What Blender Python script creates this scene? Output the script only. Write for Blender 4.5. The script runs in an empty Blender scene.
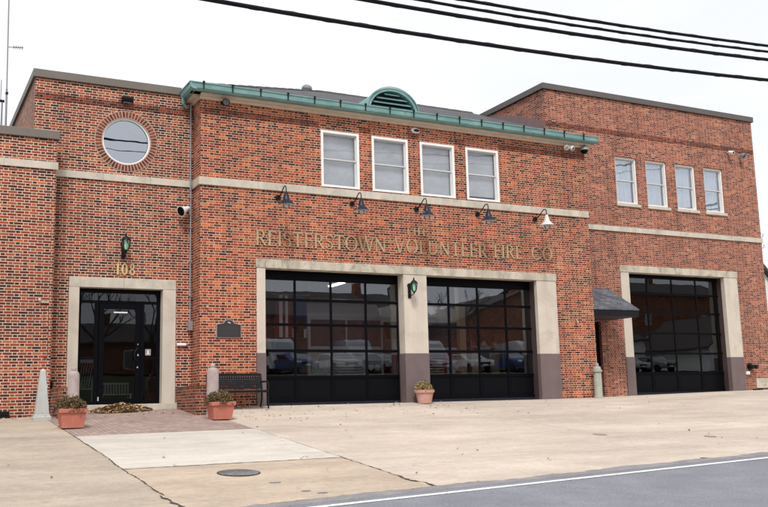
import bpy, math, random
from mathutils import Vector, Matrix
random.seed(7)
R = math.radians
scene = bpy.context.scene
col = scene.collection

# ------------------------------------------------------------------ camera
cam_d = bpy.data.cameras.new('camera'); cam = bpy.data.objects.new('camera', cam_d); col.objects.link(cam)
scene.camera = cam
yaw, pit, rol = R(27.861), R(9.141), R(-1.50)
fw = Vector((math.sin(yaw)*math.cos(pit), math.cos(yaw)*math.cos(pit), math.sin(pit)))
rt = Vector((math.cos(yaw), -math.sin(yaw), 0)); up = rt.cross(fw)
r2 = rt*math.cos(rol)+up*math.sin(rol); u2 = -rt*math.sin(rol)+up*math.cos(rol)
m = Matrix((r2, u2, -fw)).transposed().to_4x4(); m.translation = Vector((0, -23.19, 0))
cam.matrix_world = m
cam_d.sensor_width = 36; cam_d.lens = 36*942.25/768; cam_d.clip_start = .1; cam_d.clip_end = 2000

# ------------------------------------------------------------------ light
SUN_EL, SUN_AZ = R(52), R(205)          # azimuth clockwise from +y
world = bpy.data.worlds.new('World'); scene.world = world; world.use_nodes = True
wn = world.node_tree; wn.nodes.clear()
sky = wn.nodes.new('ShaderNodeTexSky'); sky.sky_type = 'NISHITA'; sky.sun_disc = False
sky.sun_elevation = SUN_EL; sky.sun_rotation = SUN_AZ; sky.air_density = 1.0; sky.dust_density = 3.0
wmx = wn.nodes.new('ShaderNodeMix'); wmx.data_type = 'RGBA'; wmx.inputs['Factor'].default_value = .86
wmx.inputs['B'].default_value = (7.6, 7.65, 8.0, 1)   # even overcast cloud layer over the clear sky
wbg = wn.nodes.new('ShaderNodeBackground'); wbg.inputs['Strength'].default_value = .110
wo = wn.nodes.new('ShaderNodeOutputWorld')
wtc = wn.nodes.new('ShaderNodeTexCoord'); wnz = wn.nodes.new('ShaderNodeTexNoise'); wnz.inputs['Scale'].default_value = 2.2; wnz.inputs['Detail'].default_value = 5; wnz.inputs['Roughness'].default_value = .55
wmp = wn.nodes.new('ShaderNodeMapping'); wmp.inputs['Scale'].default_value = (1, 1, 3); wn.links.new(wtc.outputs['Generated'], wmp.inputs[0]); wn.links.new(wmp.outputs[0], wnz.inputs['Vector'])
wcr = wn.nodes.new('ShaderNodeValToRGB'); wcr.color_ramp.elements[0].position = .33; wcr.color_ramp.elements[1].position = .68   # soft cloud tones
wcr.color_ramp.elements[0].color = (6.9, 6.95, 7.25, 1); wcr.color_ramp.elements[1].color = (7.9, 7.95, 8.2, 1)
wn.links.new(wnz.outputs[0], wcr.inputs[0]); wn.links.new(wcr.outputs[0], wmx.inputs['B'])
wn.links.new(sky.outputs[0], wmx.inputs['A']); wn.links.new(wmx.outputs['Result'], wbg.inputs['Color']); wn.links.new(wbg.outputs[0], wo.inputs[0])
sun_d = bpy.data.lights.new('sun', 'SUN'); sun = bpy.data.objects.new('sun', sun_d); col.objects.link(sun)
sun_d.energy = 1.9; sun_d.angle = R(12); sun_d.color = (1, .965, .92)
sd = Vector((math.sin(SUN_AZ)*math.cos(SUN_EL), math.cos(SUN_AZ)*math.cos(SUN_EL), math.sin(SUN_EL)))
sun.rotation_euler = sd.to_track_quat('Z', 'Y').to_euler(); sun.location = (0, -30, 40)
vs = scene.view_settings; vs.view_transform = 'Standard'; vs.look = 'None'; vs.gamma = 1; vs.use_curve_mapping = False
vs.exposure = .50
scene.cycles.max_bounces = 8; scene.cycles.transparent_max_bounces = 12

# ------------------------------------------------------------------ materials
class NT:
    def __init__(s, name):
        s.m = bpy.data.materials.new(name); s.m.use_nodes = True; s.t = s.m.node_tree
        s.b = s.t.nodes['Principled BSDF']; s.out = s.t.nodes['Material Output']
        s.geo = None
    def n(s, typ, **k):
        q = s.t.nodes.new(typ)
        for a, v in k.items(): setattr(q, a, v)
        return q
    def put(s, sock, v):
        if isinstance(v, bpy.types.NodeSocket): s.t.links.new(v, sock)
        else: sock.default_value = v
    def math(s, op, a, b=None, c=None, clamp=False):
        q = s.n('ShaderNodeMath', operation=op, use_clamp=clamp)
        for i, v in enumerate((a, b, c)):
            if v is not None: s.put(q.inputs[i], v)
        return q.outputs[0]
    def pos(s):
        if not s.geo: s.geo = s.n('ShaderNodeNewGeometry')
        return s.geo.outputs['Position']
    def objco(s): return s.n('ShaderNodeTexCoord').outputs['Object']
    def noise(s, scale, detail=3, rough=.55, vec=None, dist=0, stretch=None):
        vec = vec or s.pos()
        if stretch:
            mp = s.n('ShaderNodeMapping'); mp.inputs['Scale'].default_value = stretch; s.t.links.new(vec, mp.inputs[0]); vec = mp.outputs[0]
        q = s.n('ShaderNodeTexNoise'); s.t.links.new(vec, q.inputs['Vector'])
        q.inputs['Scale'].default_value = scale; q.inputs['Detail'].default_value = detail
        q.inputs['Roughness'].default_value = rough; q.inputs['Distortion'].default_value = dist
        return q.outputs[0]
    def ramp(s, fac, stops, const=False):
        q = s.n('ShaderNodeValToRGB'); s.put(q.inputs[0], fac); cr = q.color_ramp
        if const: cr.interpolation = 'CONSTANT'
        while len(cr.elements) < len(stops): cr.elements.new(.5)
        for e, (p, c) in zip(cr.elements, stops):
            e.position = p
            e.color = (c, c, c, 1) if isinstance(c, (int, float)) else (*c, 1)
        return q.outputs[0]
    def mix(s, f, a, b, mode='MIX'):
        q = s.n('ShaderNodeMix', data_type='RGBA', blend_type=mode); s.put(q.inputs['Factor'], f)
        for k, v in (('A', a), ('B', b)):
            if isinstance(v, tuple): v = (*v, 1) if len(v) == 3 else v
            s.put(q.inputs[k], v)
        return q.outputs['Result']
    def bump(s, h, d, st=1.0):
        q = s.n('ShaderNodeBump'); s.put(q.inputs['Height'], h); q.inputs['Distance'].default_value = d; q.inputs['Strength'].default_value = st
        s.t.links.new(q.outputs[0], s.b.inputs['Normal'])
    def col(s, c, rough=.8, metal=0):
        if isinstance(c, tuple): c = (*c, 1)
        s.put(s.b.inputs['Base Color'], c); s.put(s.b.inputs['Roughness'], rough); s.b.inputs['Metallic'].default_value = metal
        return s.m

def brick_mat(name, tint=(1, 1, 1), dark=.0, mortar=(.64, .475, .345), mw=.0068, stretchers=None, headers=None, seed=0.0):
    s = NT(name); p = s.pos()
    sp = s.n('ShaderNodeSeparateXYZ'); s.t.links.new(p, sp.inputs[0]); X, Y, Z = sp.outputs
    sn = s.n('ShaderNodeSeparateXYZ'); s.t.links.new(s.geo.outputs['True Normal'], sn.inputs[0])
    fx = s.math('GREATER_THAN', s.math('ABSOLUTE', sn.outputs[0]), .7)
    fz = s.math('GREATER_THAN', s.math('ABSOLUTE', sn.outputs[2]), .7)
    u = s.math('ADD', s.math('MULTIPLY', Y, fx), s.math('MULTIPLY', X, s.math('SUBTRACT', 1, fx)))
    v = s.math('ADD', s.math('MULTIPLY', Y, fz), s.math('MULTIPLY', Z, s.math('SUBTRACT', 1, fz)))
    C = .0677; Pd = .321; S = .2155
    # hand laid: courses wander by a millimetre or two
    wob = s.noise(1.3, 2)
    v = s.math('ADD', v, s.math('MULTIPLY', s.math('SUBTRACT', wob, .5), .008))
    row = s.math('FLOOR', s.math('DIVIDE', v, C))
    rn = s.n('ShaderNodeTexWhiteNoise', noise_dimensions='1D'); s.put(rn.inputs['W'], row)
    off = s.math('ADD', s.math('MULTIPLY', s.math('MODULO', s.math('ABSOLUTE', row), 2.0), Pd/2), s.math('MULTIPLY', rn.outputs[0], .022))
    t = s.math('ADD', s.math('ADD', u, off), 50.0)
    cell = s.math('FLOOR', s.math('DIVIDE', t, Pd)); f = s.math('SUBTRACT', t, s.math('MULTIPLY', cell, Pd))
    isH = s.math('GREATER_THAN', f, S)
    lx = s.math('SUBTRACT', f, s.math('MULTIPLY', isH, S))
    w = s.math('SUBTRACT', S, s.math('MULTIPLY', isH, S-(Pd-S)))
    dx = s.math('MINIMUM', lx, s.math('SUBTRACT', w, lx))
    fv = s.math('SUBTRACT', v, s.math('MULTIPLY', row, C)); dz = s.math('MINIMUM', fv, s.math('SUBTRACT', C, fv))
    d = s.math('MINIMUM', dx, dz)
    edge = s.math('ADD', d, s.math('MULTIPLY', s.math('SUBTRACT', s.noise(60, 2), .5), .004))
    mr = s.n('ShaderNodeMapRange', interpolation_type='SMOOTHSTEP'); s.put(mr.inputs[0], edge)
    mr.inputs[1].default_value = mw-.0015; mr.inputs[2].default_value = mw+.0015
    isb = mr.outputs[0]
    cv = s.n('ShaderNodeCombineXYZ'); s.put(cv.inputs[0], s.math('ADD', s.math('MULTIPLY', cell, 2), isH)); s.put(cv.inputs[1], row); s.put(cv.inputs[2], s.math('ADD', fx, seed))
    wnn = s.n('ShaderNodeTexWhiteNoise', noise_dimensions='3D'); s.t.links.new(cv.outputs[0], wnn.inputs[0])
    rv = wnn.outputs[0]
    st = stretchers or [(0, (.045, .011, .008)), (.07, (.13, .017, .008)), (.20, (.22, .030, .011)), (.42, (.32, .052, .016)), (.68, (.41, .078, .022)), (.88, (.50, .125, .036))]
    hd = headers or [(0, (.030, .010, .008)), (.16, (.085, .015, .009)), (.34, (.19, .028, .011)), (.56, (.30, .048, .016)), (.82, (.41, .085, .027))]
    cs = s.ramp(rv, st, True); ch = s.ramp(rv, hd, True)
    bc = s.mix(isH, cs, ch)
    sepc = s.n('ShaderNodeSeparateColor'); s.t.links.new(wnn.outputs[1], sepc.inputs[0])
    bc = s.mix(1.0, bc, s.ramp(sepc.outputs[1], [(0, .78), (1, 1.22)]), 'MULTIPLY')
    bc = s.mix(1.0, bc, s.ramp(s.noise(38, 4), [(.25, .72), (.75, 1.25)]), 'MULTIPLY')
    bc = s.mix(1.0, bc, (tint[0]*.93, tint[1]*1.00, tint[2]*1.02, 1), 'MULTIPLY')
    mc = s.mix(1.0, (*mortar, 1), s.ramp(s.noise(7, 4), [(.25, .72), (.75, 1.12)]), 'MULTIPLY')
    c = s.mix(isb, mc, bc)
    # weathering with its own shape: soot patches and vertical wash streaks, lime bloom
    soot = s.ramp(s.noise(.45, 5, .6, dist=.6), [(.35, .90-dark*.5), (.62, 1.03)])
    c = s.mix(1.0, c, soot, 'MULTIPLY')
    strk = s.ramp(s.noise(1.6, 4, .6, stretch=(1, 1, .12)), [(.30, .78), (.58, 1.04)])
    c = s.mix(1.0, c, strk, 'MULTIPLY')
    c = s.mix(s.ramp(s.noise(.28, 3, .5), [(.38, 0), (.62, .35)]), c, s.mix(1.0, c, (1.10, .92, .86, 1), 'MULTIPLY'))
    bloom = s.ramp(s.noise(.8, 5, .65, dist=1.0), [(.60, 0), (.78, .16)])
    c = s.mix(bloom, c, (.50, .40, .34))
    h = s.math('ADD', s.math('MULTIPLY', isb, 1.0), s.math('MULTIPLY', s.noise(90, 2), .25))
    s.bump(h, .006)
    return s.col(c, .88)

M = {}
M['brick'] = brick_mat('brick_main')
M['brick_left'] = brick_mat('brick_entrance', tint=(.84, .80, .76), dark=.08, mortar=(.68, .55, .43), mw=.0082, seed=3.0)
M['brick_right'] = brick_mat('brick_right_wing', tint=(.93, 1.02, 1.05), mortar=(.60, .42, .33), mw=.0066, seed=7.0,
    headers=[(0, (.07, .020, .014)), (.25, (.15, .034, .020)), (.42, (.24, .053, .028)), (.62, (.32, .075, .036)), (.86, (.40, .12, .055))],
    stretchers=[(0, (.10, .020, .013)), (.08, (.19, .036, .018)), (.26, (.28, .054, .026)), (.50, (.35, .076, .034)), (.74, (.41, .10, .044)), (.9, (.47, .14, .065))])
M['brick_low'] = brick_mat('brick_cheek', tint=(.72, .80, .70), dark=.25, mortar=(.42, .36, .30), mw=.006, seed=5.0)
M['brick_dark'] = brick_mat('brick_soldier_course', tint=(.60, .50, .50), dark=.05, mortar=(.34, .22, .17), mw=.006, seed=9.0)

def noise_mat(name, c, var=.12, scale=4, rough=.75, metal=0, fine=60, bump=.002, streak=0, fineamt=.08, stain=None, stscale=1.2, spec=.5):
    s = NT(name); s.b.inputs['Specular IOR Level'].default_value = spec
    k = s.mix(1.0, (*c, 1), s.ramp(s.noise(scale, 5, .6), [(.25, 1-var), (.75, 1+var)]), 'MULTIPLY')
    k = s.mix(1.0, k, s.ramp(s.noise(fine, 3), [(.3, 1-fineamt), (.7, 1+fineamt)]), 'MULTIPLY')
    if streak: k = s.mix(1.0, k, s.ramp(s.noise(3.5, 4, .6, stretch=(1, 1, .08)), [(.3, 1-streak), (.62, 1.03)]), 'MULTIPLY')
    if stain: k = s.mix(s.ramp(s.noise(stscale, 5, .65, dist=.8), [(.52, 0), (.72, .7)]), k, (*stain, 1))
    s.bump(s.noise(fine, 3), bump)
    return s.col(k, rough, metal)
M['limestone'] = noise_mat('limestone', (.54, .49, .41), .12, 2.5, .85, streak=.15, stain=(.30, .27, .22), stscale=1.8)
M['limestone_clean'] = noise_mat('limestone_smooth', (.56, .495, .42), .07, 1.5, .85, streak=.10, stain=(.40, .34, .27), stscale=1.1)
M['lintel_stone'] = noise_mat('lintel_limestone', (.52, .465, .375), .15, 3, .85, streak=.28, stain=(.13, .115, .09), stscale=2.6)
M['granite'] = noise_mat('brown_granite', (.148, .108, .108), .12, 3, .55, fine=140, fineamt=.3, bump=.001, streak=.12)
M['coping'] = noise_mat('dark_metal_coping', (.115, .10, .095), .10, 2, .5, .3)
M['coping_warm'] = noise_mat('bronze_metal_coping', (.155, .135, .115), .10, 2, .55, .2)
M['cornice'] = noise_mat('painted_cornice', (.56, .47, .38), .08, 3, .7, streak=.14)
M['white'] = noise_mat('white_paint', (.80, .79, .77), .03, 4, .45, fineamt=.02, bump=.0005)
M['sash'] = noise_mat('sash_paint', (.55, .555, .56), .04, 4, .5, fineamt=.02)
M['black_alu'] = noise_mat('black_aluminium', (.003, .003, .005), .10, 5, .40, spec=.07, fineamt=.05, bump=.0003)
M['black_panel'] = noise_mat('black_door_panel', (.0035, .0035, .005), .12, 3, .42, spec=.09, fineamt=.06, bump=.0005)
M['black_iron'] = noise_mat('black_iron', (.008, .008, .010), .12, 6, .45, spec=.2, fineamt=.1)
M['navy_iron'] = noise_mat('dark_blue_enamel', (.010, .015, .028), .10, 6, .35, spec=.3)
M['white_enamel'] = noise_mat('white_enamel', (.60, .60, .585), .05, 6, .3)
M['reveal'] = noise_mat('brown_door_jamb', (.06, .036, .034), .15, 3, .6, streak=.15)
M['rubber'] = noise_mat('rubber', (.012, .014, .022), .1, 6, .7, spec=.2)
M['brass'] = noise_mat('aged_brass', (.45, .345, .205), .12, 8, .5, .25)
M['terracotta'] = noise_mat('terracotta', (.46, .15, .105), .10, 5, .8, stain=(.46, .22, .16), stscale=5)
M['terracotta_pale'] = noise_mat('pale_terracotta', (.55, .30, .235), .10, 5, .85, stain=(.58, .40, .33), stscale=5)
M['soil'] = noise_mat('soil', (.05, .035, .022), .2, 12, .95)
M['grey_conc'] = noise_mat('grey_concrete', (.44, .46, .44), .08, 5, .85, streak=.1)
M['pink_conc'] = noise_mat('weathered_bollard', (.36, .29, .275), .12, 6, .85, stain=(.5, .47, .44), stscale=5)
M['green_conc'] = noise_mat('pale_green_bollard', (.33, .345, .285), .10, 6, .8, streak=.15)
M['steel'] = noise_mat('grey_steel', (.35, .36, .37), .08, 6, .4, .6)
M['greymetal'] = noise_mat('grey_painted_metal', (.25, .26, .27), .08, 6, .5)
M['flash'] = noise_mat('wall_flashing', (.21, .135, .13), .12, 3, .6, .2)
M['asphalt'] = noise_mat('asphalt', (.195, .20, .225), .14, 1.6, .9, fine=45, fineamt=.30, bump=.006, stain=(.155, .16, .18), stscale=.5)
M['asphalt_edge'] = noise_mat('worn_asphalt_edge', (.23, .22, .225), .25, 2.5, .95, fine=60, fineamt=.35, bump=.006, stain=(.32, .28, .24), stscale=2.2)
M['line'] = noise_mat('road_paint', (.70, .70, .69), .10, 4, .7, fine=28, fineamt=.25, stain=(.30, .30, .30), stscale=4)
M['grass'] = noise_mat('grass_ground', (.06, .085, .03), .3, .4, .95)
M['wood'] = noise_mat('brown_wood', (.16, .075, .032), .2, 5, .5, streak=.2)
M['tan'] = noise_mat('tan_paint', (.50, .38, .23), .1, 5, .7)
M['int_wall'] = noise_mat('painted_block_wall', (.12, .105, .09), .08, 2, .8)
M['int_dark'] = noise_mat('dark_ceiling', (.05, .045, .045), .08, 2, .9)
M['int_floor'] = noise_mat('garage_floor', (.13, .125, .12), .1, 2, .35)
M['red_paint'] = noise_mat('red_vehicle_paint', (.35, .015, .012), .03, 2, .2, fineamt=.0, bump=0)
M['white_paint'] = noise_mat('white_vehicle_paint', (.6, .6, .58), .03, 2, .2, fineamt=.0, bump=0)
M['chrome'] = noise_mat('chrome', (.7, .7, .7), .02, 2, .15, 1.0, fineamt=0, bump=0)
M['blue'] = noise_mat('blue_cloth', (.02, .06, .24), .1, 6, .8)
M['red'] = noise_mat('red_cloth', (.30, .02, .025), .1, 6, .8)
M['wire'] = noise_mat('cable_sheath', (.008, .008, .011), .2, 20, .6, spec=.15)
M['bark'] = noise_mat('bark', (.10, .08, .065), .2, 10, .95, bump=.01)
M['siding'] = noise_mat('white_siding', (.72, .72, .70), .05, 2, .7)
M['house_roof'] = noise_mat('house_shingles', (.08, .065, .06), .2, 5, .9)
M['plaque'] = noise_mat('dark_bronze_plaque', (.022, .020, .022), .1, 8, .5)
M['silver'] = noise_mat('worn_silver', (.5, .48, .44), .1, 8, .5, .5)
M['blind'] = None

def paving(name, c, stain, sc, var=.10, grain=1.0, dirs=(1, 1, 1)):
    s = NT(name)
    k = s.mix(1.0, (*c, 1), s.ramp(s.noise(sc, 7, .66), [(.28, 1-var), (.72, 1+var)]), 'MULTIPLY')
    k = s.mix(s.ramp(s.noise(sc*.55, 8, .72, dist=1.2, stretch=dirs), [(.44, 0), (.66, .85)]), k, (*stain, 1))
    # drying and tyre streaks running along the front
    k = s.mix(1.0, k, s.ramp(s.noise(1.0, 7, .72, stretch=(.3, 1.5, 1), dist=.6), [(.34, .86), (.66, 1.08)]), 'MULTIPLY')
    k = s.mix(1.0, k, s.ramp(s.noise(9, 6, .75), [(.3, 1-.13*grain), (.7, 1+.11*grain)]), 'MULTIPLY')
    k = s.mix(1.0, k, s.ramp(s.noise(70, 4, .8), [(.3, 1-.22*grain), (.7, 1+.18*grain)]), 'MULTIPLY')
    k = s.mix(s.ramp(s.noise(4.3, 3, .6), [(.66, 0), (.74, .38)]), k, (.20, .165, .135, 1))
    k = s.mix(s.ramp(s.noise(23, 2, .5), [(.72, 0), (.77, .5)]), k, (.15, .12, .10, 1))
    k = s.mix(s.ramp(s.noise(2.1, 7, .8, stretch=(.35, 1, 1)), [(.58, 0), (.70, .35)]), k, (.60, .56, .50, 1))
    s.bump(s.noise(55, 4, .7), .004)
    return s.col(k, .9)
M['apron'] = paving('apron_concrete', (.56, .475, .39), (.43, .36, .295), .55, .13, dirs=(.35, 1, 1))
M['tanconc'] = paving('orange_tan_concrete', (.49, .395, .30), (.39, .31, .24), .7, .13)
M['leftconc'] = paving('left_concrete', (.44, .37, .29), (.33, .275, .22), .6, .14)
M['whiteslab'] = paving('new_pale_concrete', (.585, .54, .475), (.49, .445, .385), .8, .05, .5)

def pavers_mat():
    s = NT('brick_pavers')
    mp = s.n('ShaderNodeMapping'); mp.inputs['Rotation'].default_value = (0, 0, R(90)); s.t.links.new(s.pos(), mp.inputs[0])
    b = s.n('ShaderNodeTexBrick'); s.t.links.new(mp.outputs[0], b.inputs['Vector'])
    b.inputs['Scale'].default_value = 1.0; b.inputs['Brick Width'].default_value = .205; b.inputs['Row Height'].default_value = .105
    b.inputs['Mortar Size'].default_value = .005; b.inputs['Color1'].default_value = (.37, .275, .235, 1); b.inputs['Color2'].default_value = (.28, .205, .175, 1)
    b.inputs['Mortar'].default_value = (.17, .13, .12, 1)
    k = s.mix(1.0, b.outputs[0], s.ramp(s.noise(1.2, 5, .6), [(.3, .82), (.7, 1.2)]), 'MULTIPLY')
    s.bump(s.math('SUBTRACT', 1.0, b.outputs[1]), .004)
    return s.col(k, .88)
M['pavers'] = pavers_mat()

def shingle_mat(name, c1, c2, w=.30, h=.14):
    s = NT(name)
    b = s.n('ShaderNodeTexBrick'); s.t.links.new(s.pos(), b.inputs['Vector'])
    b.inputs['Scale'].default_value = 1.0; b.inputs['Brick Width'].default_value = w; b.inputs['Row Height'].default_value = h
    b.inputs['Mortar Size'].default_value = .008; b.inputs['Color1'].default_value = (*c1, 1); b.inputs['Color2'].default_value = (*c2, 1)
    b.inputs['Mortar'].default_value = (*(x*.45 for x in c1), 1)
    k = s.mix(1.0, b.outputs[0], s.ramp(s.noise(3, 5, .6), [(.3, .75), (.7, 1.3)]), 'MULTIPLY')
    k = s.mix(1.0, k, s.ramp(s.noise(120, 2), [(.3, .8), (.7, 1.2)]), 'MULTIPLY')
    s.bump(s.math('SUBTRACT', 1.0, b.outputs[1]), .008)
    return s.col(k, .92)
M['shingle'] = shingle_mat('roof_shingles', (.055, .052, .056), (.10, .095, .10))
M['shingle_blue'] = shingle_mat('awning_shingles', (.07, .075, .09), (.13, .135, .155), .25, .12)

def copper():
    s = NT('verdigris_copper')
    k = s.ramp(s.noise(2.2, 6, .65, stretch=(1, 1, 2)), [(.25, (.12, .25, .245)), (.5, (.17, .32, .31)), (.75, (.26, .42, .40))])
    k = s.mix(s.ramp(s.noise(7, 5, .7, stretch=(1, 1, .3)), [(.62, 0), (.76, .5)]), k, (.07, .11, .105, 1))
    s.bump(s.noise(20, 3), .002)
    return s.col(k, .6, .1)
M['copper'] = copper()

def glass_mat(name, tint, base=.06, gain=1.0, rough=.0):
    s = NT(name)
    s.t.nodes.remove(s.b)
    tr = s.n('ShaderNodeBsdfTransparent'); tr.inputs[0].default_value = (*tint, 1)
    gl = s.n('ShaderNodeBsdfGlossy'); gl.inputs['Roughness'].default_value = rough; gl.inputs['Color'].default_value = (.92, .96, 1, 1)
    lw = s.n('ShaderNodeFresnel'); lw.inputs['IOR'].default_value = 1.5
    # slight waviness of real panes
    nz = s.noise(1.1, 2); bp = s.n('ShaderNodeBump'); s.t.links.new(nz, bp.inputs['Height']); bp.inputs['Distance'].default_value = .002; bp.inputs['Strength'].default_value = .5
    s.t.links.new(bp.outputs[0], gl.inputs['Normal'])
    f = s.math('ADD', s.math('MULTIPLY', lw.outputs[0], gain), base, clamp=True)
    mx = s.n('ShaderNodeMixShader'); s.put(mx.inputs[0], f); s.t.links.new(tr.outputs[0], mx.inputs[1]); s.t.links.new(gl.outputs[0], mx.inputs[2])
    s.t.links.new(mx.outputs[0], s.out.inputs[0]); return s.m
M['glass_door'] = glass_mat('overhead_door_glass', (.80, .80, .82), .045, 1.1)
M['glass_entr'] = glass_mat('tinted_entrance_glass', (.64, .64, .66), .01, .8)
M['glass_win'] = glass_mat('window_glass', (.985, .99, .995), .0, .7)
M['glass_round'] = glass_mat('round_window_glass', (.5, .53, .57), .32)
M['glass_lamp'] = glass_mat('lamp_glass', (.93, .95, .95), .10)

def blind_mat(name, c):
    s = NT(name)
    sp = s.n('ShaderNodeSeparateXYZ'); s.t.links.new(s.pos(), sp.inputs[0])
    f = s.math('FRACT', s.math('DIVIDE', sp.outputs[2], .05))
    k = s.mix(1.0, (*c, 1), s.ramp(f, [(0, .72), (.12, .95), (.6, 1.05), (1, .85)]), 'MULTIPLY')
    k = s.mix(1.0, k, s.ramp(s.noise(3.0, 4, .6, stretch=(.6, 1, 1)), [(.3, .84), (.7, 1.1)]), 'MULTIPLY')
    return s.col(k, .8)
M['blind'] = blind_mat('white_blind', (.66, .67, .69))
M['shade_cloth'] = noise_mat('grey_window_shade', (.36, .39, .42), .06, 1.5, .8, fineamt=.02)
def curtain_mat():
    s = NT('grey_curtain')
    k = s.mix(1.0, (.62, .64, .66, 1), s.ramp(s.noise(2.6, 3, .5, stretch=(2.2, 1, .25), dist=.8), [(.36, .72), (.5, 1.03), (.66, .88)]), 'MULTIPLY')
    return s.col(k, .85)
M['curtain'] = curtain_mat()

def emit(name, c, st):
    s = NT(name); s.b.inputs['Emission Color'].default_value = (*c, 1); s.b.inputs['Emission Strength'].default_value = st
    return s.col(c, .5)
M['tube'] = emit('fluorescent_tube', (1, .98, .93), 9)
M['green_glow'] = emit('green_bulb', (.62, .9, .72), .35)
M['green_glass'] = glass_mat('green_lantern_glass', (.55, .88, .70), .18)

def foliage(name, stops):
    s = NT(name); oi = s.n('ShaderNodeTexWhiteNoise', noise_dimensions='3D')
    q = s.n('ShaderNodeVectorMath', operation='SNAP'); s.t.links.new(s.pos(), q.inputs[0]); q.inputs[1].default_value = (.03, .03, .03)
    s.t.links.new(q.outputs[0], oi.inputs[0])
    s.b.inputs['Subsurface Weight'].default_value = 0
    return s.col(s.ramp(oi.outputs[0], stops), .8)
M['mum'] = foliage('brown_green_mum', [(0, (.03, .04, .015)), (.35, (.07, .075, .022)), (.6, (.15, .085, .035)), (.85, (.24, .125, .06)), (1, (.30, .17, .10))])
M['mum_tan'] = foliage('tan_mum', [(0, (.05, .04, .015)), (.3, (.18, .12, .04)), (.6, (.34, .23, .09)), (1, (.48, .35, .17))])
M['leaf'] = foliage('dead_leaves', [(0, (.12, .06, .03)), (.35, (.30, .175, .08)), (.7, (.43, .28, .13)), (1, (.55, .41, .23))])
M['green_leaf'] = foliage('tree_leaves', [(0, (.03, .05, .015)), (.6, (.06, .09, .025)), (1, (.10, .13, .04))])
M['cover'] = noise_mat('rusty_cover', (.30, .26, .225), .2, 9, .8, fine=40, fineamt=.25)
M['crack'] = noise_mat('joint_filler', (.075, .058, .045), .3, 9, .95, stain=(.05, .07, .02), stscale=3)

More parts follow.
